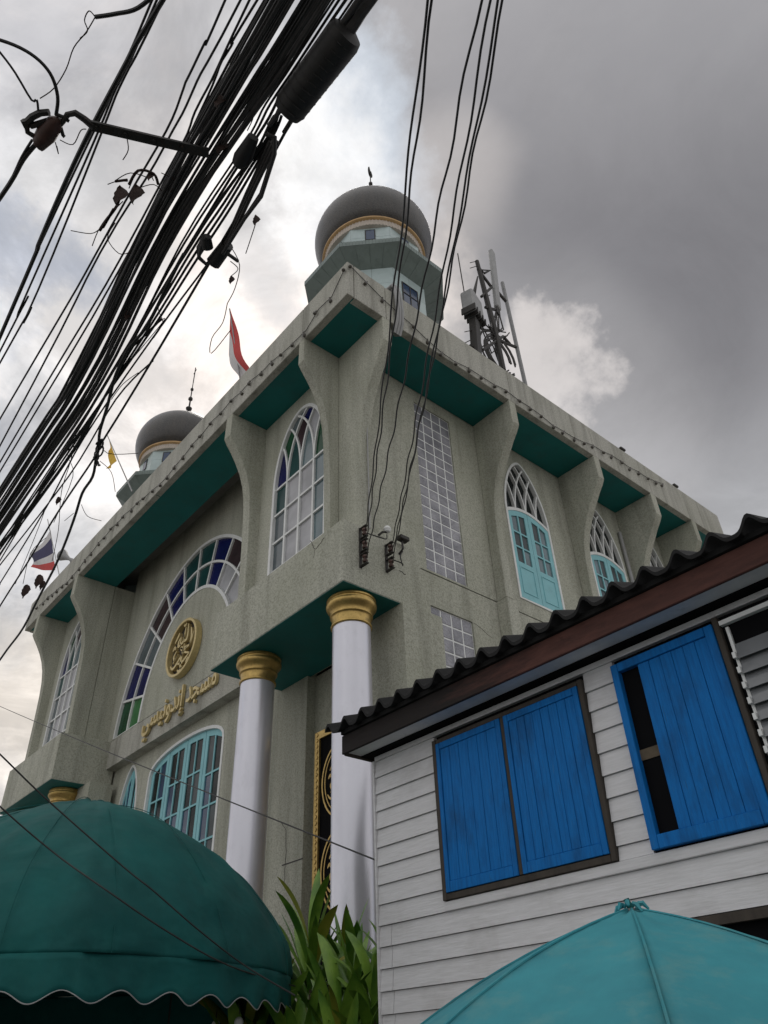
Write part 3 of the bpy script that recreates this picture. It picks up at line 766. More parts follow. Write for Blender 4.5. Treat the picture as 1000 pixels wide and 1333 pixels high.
def minaret(cx_, cy_, label, tipdx=1):
    t_ = thing('minaret', label, 'minaret', (cx_, cy_, ZS+.25), 'domed minarets on the mosque roof')
    def ov(rr, z, k): a = R(22.5+45*k); return (cx_+rr*math.cos(a), cy_+rr*math.sin(a), z)
    zb, zs, zl0, zl1 = 13.76, 18.0, 18.32, 18.50
    r0, r1 = 1.42, 1.98
    MB().lathe([(r0-.006, zb), (r0-.006, zs+.1)], (cx_, cy_, 0), 8, R(22.5)).build('tower_wall', 'sage_tile', t_)
    MB().lathe([(r0-.005, zs+.004), (r1-.012, zl0+.004), (r1-.012, zl1-.01), (1.2, zl1+.02)], (cx_, cy_, 0), 8, R(22.5)).build('gallery', 'sage_tile', t_)
    for k in range(8):
        if k in (4, ): continue
        for m in quad_grid(ov(r0, zb, k), ov(r0, zb, k+1), ov(r0, zs, k+1), ov(r0, zs, k), 2, 7, .008, .008): m.build('tile_panel', 'aqua_tile', t_)
        for m in quad_grid(ov(r0, zs, k), ov(r0, zs, k+1), ov(r1, zl0, k+1), ov(r1, zl0, k), 4, 1, .008, .006): m.build('soffit_tile', 'sage_tile', t_)
        m = MB()
        for q in quad_grid(ov(r1, zl0, k), ov(r1, zl0, k+1), ov(r1, zl1, k+1), ov(r1, zl1, k), 18, 1, .010, .012): m.add(q.v, q.f)
        m.build('gallery_edge', 'sage_tile', t_)
    # upper drum
    r2 = 1.375; zu = 19.92
    MB().lathe([(r2-.006, zl1), (r2-.006, zu)], (cx_, cy_, 0), 8, R(22.5)).build('drum', 'sage_tile', t_)
    for k in range(8):
        for m in quad_grid(ov(r2, zl1, k), ov(r2, zl1, k+1), ov(r2, zu, k+1), ov(r2, zu, k), 2, 3, .008, .008): m.build('tile_panel', 'aqua_tile', t_)
        A, B = Vector(ov(r2+.012, 0, k)), Vector(ov(r2+.012, 0, k+1)); C_ = (A+B)/2; d = (B-A).normalized(); nn = Vector((C_.x-cx_, C_.y-cy_, 0)).normalized()
        tw = lambda u, v, w_: tuple(C_+d*u+nn*w_+Vector((0, 0, v)))
        o = MB().prism(rect(-.14, .14, 19.3, 19.76), -.02, .012, tw).build('window', 'dark_metal', t_)
        MB().prism(rect(-.11, .11, 19.33, 19.73), .012, .016, tw).build('pane', 'g_blue', o)
    for k in (7, 0, 1, 6):
        A, B = Vector(ov(r0+.003, 0, k)), Vector(ov(r0+.003, 0, k+1)); C_ = (A+B)/2; d = (B-A).normalized(); nn = Vector((C_.x-cx_, C_.y-cy_, 0)).normalized()
        if k in (6,): continue
        tw = lambda u, v, w_: tuple(C_+d*u+nn*w_+Vector((0, 0, v)))
        m = MB(); m.holed(rect(-.27, .27, 16.45, 17.65), [rect(-.24, -.015, 16.48+.39*j, 16.48+.39*j+.36) for j in range(3)]+[rect(.015, .24, 16.48+.39*j, 16.48+.39*j+.36) for j in range(3)], -.02, .02, tw)
        o = m.build('window', 'dark_metal', t_)
        for i in range(2):
            for j in range(3): MB().prism(rect(-.24+i*.255, -.015+i*.255, 16.48+.39*j, 16.48+.39*j+.36), -.01, .008, tw).build('pane', 'g_blue', o)
    # ribbed ivory frieze, ring, dome
    m = MB(); m.lathe([(1.16, 19.85), (1.385, 19.86), (1.405, 20.05), (1.405, 20.14)], (cx_, cy_, 0), 64)
    m.build('frieze', 'ivory_tile', t_, smooth=True)
    m = MB()
    for k in range(96):
        a = 2*PI*k/96; ca, sa = math.cos(a), math.sin(a); q = []
        for rr, z in ((1.377, 19.86), (1.40, 20.05), (1.418, 20.06), (1.40, 19.86)): q.append((rr, z))
        w_ = .014; vs = [(cx_+rr*ca-w_*sa*s_, cy_+rr*sa+w_*ca*s_, z) for s_ in (-1, 1) for rr, z in q]
        m.add(vs, [(0, 1, 2, 3), (7, 6, 5, 4), (0, 4, 5, 1), (2, 6, 7, 3), (1, 5, 6, 2), (0, 3, 7, 4)])
    m.build('frieze_rib', 'ivory_tile', t_, kind='stuff')
    MB().lathe([(1.38, 20.04), (1.44, 20.05), (1.475, 20.08), (1.475, 20.13), (1.43, 20.17), (1.30, 20.18)], (cx_, cy_, 0), 64).build('dome_ring', 'gold_ring', t_, smooth=True)
    dp = [(1.40, 20.14)]
    zc_, rx, rz = 20.90, 1.70, 1.36
    for i in range(0, 25):
        a = -.50+(PI/2+.50)*i/24
        r_ = rx*math.cos(a)**.86 if a < PI/2-1e-6 else 0; z = zc_+rz*math.sin(a)*(1.0 if a < 0 else 1.0)
        if a > 1.1: z += (a-1.1)**2*1.3
        dp.append((max(r_, .03), z))
    MB().lathe(dp, (cx_, cy_, 0), 64).build('dome', 'dome_mosaic', t_, smooth=True)
    zt = dp[-1][1]
    fp = [(.05, 0), (.04, .3), (.03, .5), (.09, .56), (.10, .62), (.03, .70), (.025, 1.0), (.07, 1.05), (.07, 1.12), (.02, 1.2), (.018, 1.5), (.05, 1.54), (.05, 1.6), (.015, 1.66), (.012, 2.1)]
    m = MB(); m.lathe([(a*1.25, b*1.12) for a, b in fp], (cx_, cy_, zt-.05), 12)
    if tipdx:
        cr = [(.15*math.cos(a_), .15*math.sin(a_)) for a_ in [R(-235+290*i/16) for i in range(17)]]
        m.tube([Vector((cx_, cy_, zt+2.42))+Vector((-.45*x, .75*x, 1.25*z_)) for x, z_ in cr], [.012+.035*math.sin(PI*i/16) for i in range(17)], 6)
    else:
        m.tube([(cx_, cy_, zt+2.1), (cx_, cy_, zt+3.0)], .022, 6); m.tube([(cx_-.1, cy_, zt+2.7), (cx_+.12, cy_, zt+2.8)], .014, 5)
    m.build('finial', 'dark_metal', t_, smooth=True)
minaret(-2.65, 3.08, 'large grey-domed minaret with a finial rising above the near corner of the roof')
minaret(-14.15, 3.08, 'smaller-looking grey dome half hidden by the left parapet beyond the flags', 0)

# ------------------------------------------------------------------ string lights on the fascia
sl = thing('string_lights', 'string of dark unlit bulbs on a wire draped along the roof fascia', 'string lights', (0, 0, 14))
pts = []; bl = []
x = -.06
while x > -16.3:
    z = 14.3 if x > -.3 else (13.98+.13*math.sin(x*1.9)+.05*math.sin(x*5.3))
    if x < -1.0: z = 13.62+.32*abs(math.sin((x+1.5)*.53))+.03*math.sin(x*7)
    pts.append((x, -.02, z)); bl.append((x+random.uniform(-.06, .06), -.045, z-.05)); x -= .42
MB().tube(pts, .008, 4).build('wire', 'cable_black', sl)
ptsr = []
y = .05
while y < 11.0:
    z = 14.42-.9*min(1, y/2.6)**.8+.02*math.sin(y*5) if y < 3 else 13.60+.10*math.sin((y-3)*.9)**2+.03*math.sin(y*6)
    if y > 6.5: z += (y-6.5)*.12
    ptsr.append((.02, y, z)); bl.append((.045, y, z-.05)); y += .40
MB().tube(ptsr, .008, 4).build('wire', 'cable_black', sl)
bme = None
for b in bl:
    if bme is None:
        m = MB(); m.lathe([(.012, .03), (.022, .02), (.022, -.01), (.035, -.03), (.042, -.055), (.035, -.08), (.012, -.095)], (0, 0, 0), 8); o = m.build('bulb', 'bulb', sl, smooth=True); bme = o.data
    else: o = link('bulb', bme, sl)
    o.location = b; o.rotation_euler = (random.uniform(-.5, .5), random.uniform(-.5, .5), 0)

# ------------------------------------------------------------------ roof top things
def flag(name, label, base, top, cloth_pts, mats, nu=14, nv=10, polex=.02):
    t_ = thing(name, label, 'flag', base)
    MB().tube([base, top], polex, 6).build('pole', 'grey_metal', t_)
    # cloth_pts: 4 corners (top at pole, bottom at pole, bottom outer, top outer) and stripes along the height
    P = [Vector(p) for p in cloth_pts]; n = len(mats)
    for k in range(n):
        m = MB(); vs = []
        for j in range(nv+1):
            tv = (k+j/nv)/n
            for i in range(nu+1):
                s_ = i/nu; p = (P[0]*(1-tv)+P[1]*tv)*(1-s_)+(P[3]*(1-tv)+P[2]*tv)*s_
                p = p+Vector((.5, .85, 0))*(.11*math.sin(s_*6+tv*3.4)*s_)+Vector((0, 0, -.12*math.sin(s_*PI)*(1-tv*.4)))
                vs.append(p)
        fs = [(j*(nu+1)+i, j*(nu+1)+i+1, (j+1)*(nu+1)+i+1, (j+1)*(nu+1)+i) for j in range(nv) for i in range(nu)]
        m.add(vs, fs); m.add([v+Vector((.004, -.004, 0)) for v in vs], [tuple(reversed(f_)) for f_ in fs])
        m.build('cloth_stripe' if n > 1 else 'cloth', mats[k], t_, smooth=True)
yy = .4
q = lambda x, y_: hy(x, y_, yy)
flag('flag', 'red and white flag hanging limp above the middle of the left parapet', q(313, 496), q(299, 402), [q(300, 403), q(298, 462), q(310, 496), q(326, 478)], ['flag_red', 'flag_white'])
flag('flag', 'small plain yellow flag on a leaning pole at the left parapet', q(172, 640), q(140, 567), [q(142, 572), q(152, 600), q(138, 610), q(146, 590)], ['flag_yellow'])
yy = .3
flag('flag', 'red, white and dark blue striped flag at the far left behind the cables', q(78, 752), q(62, 676), [q(66, 690), q(72, 742), q(40, 738), q(40, 722)], ['flag_white', 'flag_blue', 'flag_blue', 'flag_white', 'flag_red'], 10, 4)
# horn loudspeaker
hs = thing('loudspeaker', 'grey horn loudspeaker on the left end of the parapet', 'loudspeaker', (-15.3, .35, 14.5))
p0 = hy(93, 729, .35); p1 = hy(80, 722, .1)
ax = (Vector(p1)-Vector(p0)).normalized(); p1 = Vector(p0)+ax*.5
MB().tube([Vector(p0)-ax*.25, Vector(p0)-ax*.02, Vector(p0)+ax*.1, Vector(p0)+ax*.3, p1], [.07, .07, .05, .11, .2], 16, False).build('horn', 'antenna_white', hs, smooth=True)
MB().tube([Vector(p0), Vector((p0.x, p0.y, 14.5))], .03, 6).build('bracket', 'grey_metal', hs)
# cctv cameras on right parapet
for (yv, lb) in ((9.35, 'black CCTV camera standing on the parapet above the right-hand shutters'), (11.9, 'small dark floodlight clipped to the far right end of the parapet')):
    t_ = thing('security_camera', lb, 'camera', (-.08, yv, ZT))
    MB().tube([(-.08, yv, ZT), (-.08, yv, ZT+.16)], .018, 6).build('stand', 'dark_metal', t_)
    MB().box((-.12, yv-.1, ZT+.14), (-.03, yv+.12, ZT+.22)).build('housing', 'dark_metal', t_, bevel=.02)
# cell antenna mast
an = thing('antenna_mast', 'rooftop mobile phone antenna frame with panel antenna, radio box and cables', 'antenna', (-.8, 6, 14))
a_ = lambda x, y_, v=-.8: Vector(hx(x, y_, v))
MB().tube([a_(685, 505), a_(654, 368)], .055, 8).build('pole', 'grey_metal', an)
MB().tube([a_(655, 482), a_(644, 430), a_(621, 340)], [.08, .085, .06], 8).build('pole', 'dark_metal', an)
m = MB()
for p_, q_ in (((622, 350), (640, 374)), ((640, 374), (627, 386)), ((648, 380), (660, 394)), ((642, 440), (672, 452)), ((628, 456), (655, 438)), ((655, 438), (664, 448)), ((625, 456), (612, 450)), ((632, 400), (648, 404)), ((640, 424), (650, 430))):
    MB().tube([a_(*p_), a_(*q_)], .045, 6).build('brace', 'dark_metal', an)
P0, P1 = a_(640, 328), a_(648, 402)
ax = (P1-P0).normalized(); e1 = ax.cross(Vector((1, .3, 0))).normalized(); e2 = ax.cross(e1)
def orient_box(A, B, hw, hd, e1, e2, name, mat, par, bevel=.03):
    m = MB(); vs = [A+e1*s1*hw+e2*s2*hd for s1, s2 in ((-1, -1), (1, -1), (1, 1), (-1, 1))]+[B+e1*s1*hw+e2*s2*hd for s1, s2 in ((-1, -1), (1, -1), (1, 1), (-1, 1))]
    m.add(vs, [(0, 1, 2, 3), (4, 5, 6, 7), (0, 1, 5, 4), (1, 2, 6, 5), (2, 3, 7, 6), (3, 0, 4, 7)]); return m.build(name, mat, par, bevel=bevel)
orient_box(P0, P1, .12, .07, e1, e2, 'panel_antenna', 'antenna_white', an)
m = MB()
for k in (-.07, 0, .07): m.tube([P1+e1*k, P1+e1*k+ax*.28], .035, 6)
m.build('connector', 'dark_metal', an)
B0_ = a_(613, 388); B1_ = a_(617, 413)
rb = orient_box(B0_, B1_, .30, .18, e1, e2, 'radio_unit', 'antenna_white', an, .04)
m = MB()
for k in range(5):
    c_ = B1_+e1*(-.3+.15*k); m.box((-.02, -.2, -.12), (.02, .2, .12), lambda x, y_, z, c_=c_: tuple(c_+e1*x+e2*y_+ax*z))
m.build('heat_fin', 'dark_metal', an)
orient_box(B1_+ax*.15, B1_+ax*1.75, .12, .10, e1, e2, 'cable_tray', 'dark_metal', an, .01)
MB().tube([a_(606, 390), a_(596, 330)], .016, 5).build('whip_aerial', 'dark_metal', an)
m = MB()
for k in range(8):
    s0 = a_(random.uniform(612, 650), random.uniform(412, 425)); s1 = a_(random.uniform(640, 665), random.uniform(425, 455))
    mid_ = (s0+s1)/2+Vector((random.uniform(-.2, .2), random.uniform(-.5, .5), random.uniform(-.9, -.2)))
    m.tube([s0, (s0+mid_)/2+Vector((0, .05, -.1)), mid_, (s1+mid_)/2, s1], .018, 5)
for k in range(7):
    c0 = a_(650+random.uniform(-3, 3), 462); rr = random.uniform(.45, .85)
    m.tube([c0+Vector((0, rr*.8*math.cos(2*PI*i/18), rr*math.sin(2*PI*i/18))) for i in range(17)], .022, 5)
for (p_, q_) in (((622, 345), (638, 352)), ((622, 360), (624, 400)), ((646, 405), (645, 440)), ((649, 405), (650, 432))):
    A, B = a_(*p_), a_(*q_)
    for k in range(3): m.tube([A, (A+B)/2+Vector((0, random.uniform(-.3, .3), random.uniform(-.5, -.1))), B], .02, 5)
m.build('cable_loop', 'dark_metal', an, kind='stuff')
m = MB()
for (x0, y0, x1, y1) in ((612, 342, 620, 340), (612, 349, 622, 346), (630, 388, 638, 384), (605, 432, 614, 430), (620, 430, 632, 429), (618, 444, 626, 443), (606, 446, 612, 443)): MB().tube([a_(x0, y0), a_(x1, y1)], .012, 4).build('spike', 'dark_metal', an)

# ------------------------------------------------------------------ insulator racks and service drop
def rack(y, z0, z1, n, label):
    t_ = thing('insulator_rack', label, 'insulator rack', (XB, y, (z0+z1)/2), 'insulator racks on the corner balcony')
    MB().box((XB, y-.025, z0), (XB+.02, y+.025, z1)).build('bracket', 'dark_metal', t_)
    for k in range(n):
        z = z0+.12+(z1-z0-.24)*k/(n-1)
        MB().lathe([(.02, -.07), (.04, -.065), (.045, -.04), (.028, -.02), (.028, .0), (.045, .02), (.045, .05), (.02, .065)], (XB+.12, y, z), 12).build('insulator', 'rust_insulator', t_, smooth=True)
        MB().box((XB+.03, y-.03, z-.11), (XB+.18, y+.03, z-.095)).build('clevis', 'dark_metal', t_)
        MB().box((XB+.03, y-.03, z+.09), (XB+.18, y+.03, z+.105)).build('clevis', 'dark_metal', t_)
    return t_
rack(.80, 8.0, 8.76, 3, 'left insulator rack with three spools on the balcony corner')
rack(1.35, 8.12, 8.66, 2, 'right insulator rack with two spools on the balcony face')
sp = thing('wall_lamp', 'small white round lamp above the left insulator rack', 'lamp', (XB, 1.3, 8.9))
MB().lathe([(.01, -.07), (.05, -.05), (.07, 0), (.05, .05), (.01, .07)], (XB+.08, 1.33, 8.93), 12).build('globe', 'white_frame', sp, smooth=True)
MB().tube([(XB, 1.2, 8.8), (XB+.05, 1.25, 8.86), (XB+.08, 1.33, 8.88)], .02, 6).build('arm', 'dark_metal', sp)
cc = thing('security_camera', 'tiny black camera on a bent bracket right of the insulator racks', 'camera', (XB, 1.65, 8.8))
MB().tube([(XB, 1.65, 8.6), (XB+.1, 1.65, 8.66), (XB+.08, 1.66, 8.85)], .02, 6).build('bracket', 'dark_metal', cc)
MB().box((XB+.02, 1.58, 8.84), (XB+.15, 1.78, 8.92)).build('housing', 'dark_metal', cc, bevel=.01)
def cable(name, pts, r_, label, group=None, mat='cable_black', cat='cable', sub=6, wig=.0):
    P = [Vector(p) for p in pts]; C = []
    for i in range(len(P)-1):
        a0 = P[max(i-1, 0)]; a1 = P[i]; a2 = P[i+1]; a3 = P[min(i+2, len(P)-1)]
        for k in range(sub):
            t_ = k/sub; C.append(.5*((2*a1)+(a2-a0)*t_+(2*a0-5*a1+4*a2-a3)*t_*t_+(3*a1-a0-3*a2+a3)*t_**3))
    C.append(P[-1])
    if wig:
        ph = random.uniform(0, 6); fr = random.uniform(.5, 1.1)
        C = [c_+Vector((0, wig*math.sin(i*fr+ph), wig*math.cos(i*fr*.8+ph))) for i, c_ in enumerate(C)]
    o = MB().tube(C, r_, 6).build(name, mat, smooth=True); return tag(o, label, cat, group)
drops = [((472, 692), (545, 250), (562, -60), 6.6), ((474, 712), (552, 250), (571, -60), 6.6), ((476, 732), (570, 300), (637, -60), 6.7), ((505, 706), (592, 250), (650, -60), 6.7), ((508, 706), (600, 250), (668, -60), 6.8), ((510, 735), (596, 270), (661, -60), 6.8)]
starts = [(XB+.14, .8, 8.64), (XB+.14, .8, 8.38), (XB+.14, .8, 8.12), (XB+.14, 1.35, 8.54), (XB+.16, 1.37, 8.5), (XB+.14, 1.35, 8.24)]
labs = ['service drop wire nearest the left, from the top spool of the left rack', 'service drop wire from the middle spool of the left rack', 'service drop wire from the lowest spool of the left rack',
        'service drop wire from the upper spool of the right rack', 'thin service drop wire twisted beside the upper spool of the right rack', 'service drop wire from the lower spool of the right rack']
for (s_, mpt, e_, zz), st_, lb in zip(drops, starts, labs):
    A = Vector(st_); B = Vector(hz(*e_, zz)); pts = []
    # the pixel mid point fixes the sag direction at 70% of the way
    ctr = []
    n = 10
    for k in range(n+1):
        u = k/n; p = A*(1-u)+B*u; p.z -= .35*4*u*(1-u)*.25; ctr.append(p)
    cable('service_wire', ctr, .0085, lb, 'service drop wires to the mosque corner', wig=.012)
cable('service_wire', [(XB+.15, .82, 8.6), (XB+.3, 1.0, 8.5), (XB+.2, 1.2, 8.62), (XB+.1, 1.3, 8.8)], .01, 'short loose wire looping from the left rack to the small lamp', wig=0)
cable('service_wire', [(XB+.15, 1.38, 8.3), (XB+.22, 1.5, 8.25), (XB+.1, 1.62, 8.32), (XB+.08, 1.6, 8.5), (XB+.08, 1.66, 8.62)], .01, 'short loose wire looping from the right rack to the tiny camera', wig=0)

# ------------------------------------------------------------------ overhead cables along the street
ZC = 5.6
def street(px, z, r_, label, group=None, mat='cable_black', wig=.004, ext=3.):
    P = [Vector(hz(x, y, z)) for x, y in px]
    d0 = (P[0]-P[1]).normalized(); d1 = (P[-1]-P[-2]).normalized()
    P = ([P[0]+d0*ext] if ext > 1.5 else [])+P+([P[-1]+d1*ext*3] if (px[-1][0] <= 0) else [])
    if ext <= 1.5: pass
    return cable('overhead_cable', P, r_, label, group, mat, sub=5, wig=wig)
gb = 'cables packed in the thick overhead bundle'
lb_b = 'black cable packed in the thick bundle running diagonally across the upper left'
nb = 26
for k in range(nb):
    s_ = k/(nb-1); j = lambda a: random.uniform(-a, a); s2 = s_*.90+(.10 if s_ > .5 else 0)
    xt = 344+s2*88; xc = 288+s2*78; xm = 230+s2*62+j(1.5); xl = 168+s2*46+j(2); yl = 634+s2*62+j(3)
    street([(xt+j(1)+14, -25), (xc+j(1), 100), (xm, 205), (xl, 330), (84+s2*46+j(2), 500+j(2)), (0, yl)], ZC+random.uniform(-.05, .12), random.choice([.0055, .0065, .0075, .0095]), lb_b, gb, random.choice(['cable_black', 'cable_grey']), wig=.003)
gr = 'cables strung just right of the thick bundle'
order5 = ['first', 'second', 'third', 'fourth']
for k, (xt, xm, xl, yl) in enumerate([(444, 322, 236, 708), (450, 328, 240, 716), (458, 334, 246, 722), (467, 342, 250, 731)]):
    street([(xt+8, -25), (xm+34, 120), (xm, 180), (xl, 318), (134, 505), (0, yl)], ZC-.02*k, .0055+.001*(k % 3), order5[k]+' from the left of four cables between thick bundle and splice closure', gr, wig=.004)
for k, (a, b, e, y0) in enumerate([(205, 152, 118, 0), (213, 156, 124, 0), (221, 160, 130, 0)]):
    street([(a, -20), (b+3, 100), (e-1, 180), (16+9*k, 400+6*k), (-14, 470+14*k)], ZC+.1+.02*k, .006, ['leftmost', 'middle', 'rightmost'][k]+' of the three thin cables crossed by the steel arm', 'thin cables crossed by the steel arm', wig=.004)
street([(228, -25), (165, 80), (112, 180), (50, 320), (-8, 455)], ZC+.05, .012, 'thick black cable crossed by the left end of the steel arm')
for (pts_, lb) in [([(303, -25), (268, 55), (244, 100), (238, 120), (205, 190), (125, 330), (0, 546)], 'single cable with a kink left of the bundle, upper of the pair'),
                 ([(325, -25), (250, 120), (215, 190), (131, 330), (0, 581)], 'single straight cable left of the bundle, lower of the pair'),
                 ([(338, -25), (262, 130), (235, 190), (160, 330), (0, 603)], 'single cable hugging the left edge of the bundle'),
                 ([(350, -25), (300, 60), (276, 110), (230, 215), (168, 330), (0, 615)], 'cable bowing out at the left edge of the bundle near the ties')]:
    street(pts_, ZC+.08, .006, lb)
street([(384, 150), (375, 165), (272, 345), (139, 566), (122, 596), (55, 700), (0, 790)], ZC-.1, .008, 'long lone black cable passing below the splice closure down to the knot', ext=1.)
street([(240, 330), (190, 425), (162, 462), (146, 505), (131, 560), (127, 590), (120, 620), (104, 650), (88, 700), (55, 770), (25, 825), (0, 858)], ZC-.1, .011, 'drooping thick cable hanging from the bundle past the striped flag', ext=.2)
street([(270, 345), (205, 430), (110, 570), (60, 660), (0, 760)], ZC-.05, .006, 'hair-thin wire below the bundle', ext=0.)
street([(200, 470), (150, 520), (90, 620), (0, 735)], ZC-.05, .006, 'second hair-thin wire just under the bundle', ext=0.)
# knot of twisted clamps on the drooping cable
kn = MB()
for k in range(6):
    c0 = Vector(hz(128+random.uniform(-3, 3), 575+k*6, ZC-.1)); rr = random.uniform(.02, .035)
    kn.tube([c0+Vector((rr*math.cos(2*PI*i/10), rr*.6*math.sin(2*PI*i/10), rr*math.sin(2*PI*i/10+k))) for i in range(10)], .007, 5)
tag(kn.build('cable_knot', 'cable_black'), 'twisted wire knot where two drooping cables meet above the yellow flag', 'cable knot')
# splice closure
A = Vector(hz(374, 145, 5.52)); B = Vector(hz(452, 42, 5.52))
cl = thing('splice_closure', 'long black ribbed cable splice closure slung under the cables at top centre', 'splice closure', (A+B)/2)
ax = (B-A).normalized(); e1 = ax.cross(Vector((0, 0, 1))).normalized(); e2 = ax.cross(e1)
MB().tube([A-ax*.012, A, A+ax*.03, B-ax*.03, B, B+ax*.02], [.04, .074, .083, .088, .08, .04], 24).build('body', 'cable_black', cl, smooth=True)
m = MB(); nrib = 10
for k in range(nrib):
    c0 = A+(B-A)*((k+.8)/(nrib+.6)); m.tube([c0-ax*.003, c0+ax*.003], [.085+.004*k/nrib]*2, 24)
    m.tube([c0+e2*.084+e1*(-.02), c0+e2*.086+e1*.03], .004, 4)
m.build('ribbing', 'cable_black', cl, smooth=True, kind='stuff')
for pp, rr in (([B, B+ax*.1+Vector((0, 0, .02)), B+ax*.3], [.035, .03, .02]), ([B+e1*.04, B+e1*.05+ax*.3], .015), ([A+e1*.03, A+e1*.03-ax*.12], .012), ([A-e1*.04, A-e1*.05-ax*.1], .012)): MB().tube(pp, rr, 8).build('cable_entry', 'cable_grey', cl, smooth=True)
# loop of heavy cable hanging below the closure
ll = thing('cable_loop', 'bundle of heavy cables bent back in a U at the end below the splice closure', 'cable loop', hz(300, 300, 5.5))
for k in range(5):
    o_ = k*4
    px = [(352+o_*1.2, 184), (345+o_, 200), (322+o_*.9, 250), (298+o_*.7, 305), (282+o_*.5, 334), (268+o_*.15, 344), (259, 336-o_*.2), (258+o_*.5, 322), (266+o_*.4, 308)] if k < 3 else [(335+o_*.9, 175), (350+o_*.5, 178), (353+o_*.3, 200), (340, 240+o_), (318, 285), (290, 330)]
    P = [Vector(hz(x, y, 5.5-.015*k)) for x, y in px]
    MB().tube(P, .011, 6).build('cable', 'cable_grey', ll, smooth=True)
MB().tube([Vector(hz(270, 322, 5.48)), Vector(hz(268, 308, 5.48))], [.035, .03], 12).build('sleeve', 'cable_black', ll, smooth=True)
MB().tube([Vector(hz(330, 178, 5.5)), Vector(hz(316, 206, 5.5)), Vector(hz(308, 214, 5.5))], [.03, .05, .03], 12).build('sleeve', 'cable_black', ll, smooth=True)
MB().tube([Vector(hz(296, 318, 5.5)), Vector(hz(278, 342, 5.5))], [.04, .045], 10).build('sleeve', 'cable_black', ll, smooth=True)
MB().tube([Vector(hz(296, 330, 5.5)), Vector(hz(310, 340, 5.5))], .012, 6).build('tie', 'dark_metal', ll)
# heavy cables below the bundle that feed the loop
for k in range(4):
    street([(366-3*k, 150), (350-4*k, 188), (312-6*k, 250), (262-7*k, 330), (196-5*k, 430), (96, 575+4*k), (0, 706+5*k)], ZC-.06, .0075, ['nearest', 'second', 'third', 'farthest'][k]+' heavy cable leaving the splice closure, counted from the lone cable side', 'heavy cables leaving the splice closure', ext=.1)
# steel arm with guy insulator
arm = thing('steel_arm', 'slotted steel arm crossing the cables at upper left', 'steel arm', hz(200, 180, ZC-.05))
A, B = Vector(hz(118, 163, ZC-.05)), Vector(hz(272, 199, ZC-.05))
axv = (B-A).normalized(); e1 = axv.cross(Vector((0, 0, 1))).normalized()
m = MB(); m.add([A+e1*s1*.025+Vector((0, 0, s2*.008)) for s1, s2 in ((-1, -1), (1, -1), (1, 1), (-1, 1))]+[B+e1*s1*.025+Vector((0, 0, s2*.008)) for s1, s2 in ((-1, -1), (1, -1), (1, 1), (-1, 1))], [(0, 1, 2, 3), (4, 5, 6, 7), (0, 1, 5, 4), (1, 2, 6, 5), (2, 3, 7, 6), (3, 0, 4, 7)])
m.build('bar', 'dark_metal', arm)
for k in range(4):
    c0 = A+(B-A)*(.05+.24*k); MB().tube([c0+Vector((0, 0, -.02)), c0+Vector((0, 0, .03))], .012, 8).build('bolt', 'dark_metal', arm)
P = [Vector(hz(x, y, ZC-.05)) for x, y in ((122, 165), (110, 155), (98, 147), (88, 149), (82, 158), (78, 163))]
MB().tube(P, [.02, .018, .017, .015, .013, .012], 8).build('hook', 'dark_metal', arm, smooth=True)
gi = thing('guy_insulator', 'rusty clevis and egg insulator at the left end of the steel arm', 'insulator', hz(60, 165, ZC-.05))
h_ = lambda x, y, dz=0: Vector(hz(x, y, ZC-.05+dz))
MB().tube([h_(44, 184), h_(50, 187), h_(60, 175), h_(72, 160), h_(78, 154)], [.015, .04, .05, .042, .012], 10).build('insulator', 'rust_insulator', gi, smooth=True)
m = MB(); m.tube([h_(34, 160), h_(42, 152), (h_(52, 147)), h_(64, 146)], .018, 6); m.tube([h_(34, 160), h_(36, 172), h_(46, 178)], .014, 6); m.tube([h_(40, 164), h_(66, 156)], .016, 6); m.tube([h_(31, 156), h_(36, 166)], .02, 6)
m.tube([h_(78, 162), h_(82, 176), h_(84, 178)], .010, 6); m.tube([h_(72, 148), h_(82, 152), h_(90, 158)], .010, 6)
m.build('clevis', 'dark_metal', gi, smooth=True)
cable('guy_wire', [h_(48, 186), h_(30, 208), h_(12, 240), h_(-30, 300)], .012, 'short guy wire dropping from the rusty insulator to the left edge', sub=4)
cable('guy_wire', [h_(42, 182), h_(28, 205), h_(10, 242), h_(-30, 304)], .007, 'thin strand beside the short guy wire at the left edge', sub=4)
cable('guy_wire', [h_(73, 150), h_(75, 125), h_(65, 95), h_(40, 70), h_(0, 52), h_(-60, 40)], .009, 'arched wire curving from the rusty insulator up to the left edge', sub=5)
cable('guy_wire', [h_(50, 148), h_(48, 130), h_(41, 130), h_(20, 95), h_(0, 68), h_(-40, 20)], .006, 'thin straight wire above the rusty insulator', sub=3)
cable('guy_wire', [h_(124, 22), h_(150, 18), h_(180, 10), h_(215, -20)], [.006]*0 or .010, 'short broken twig-like cable end at the top left', sub=5)
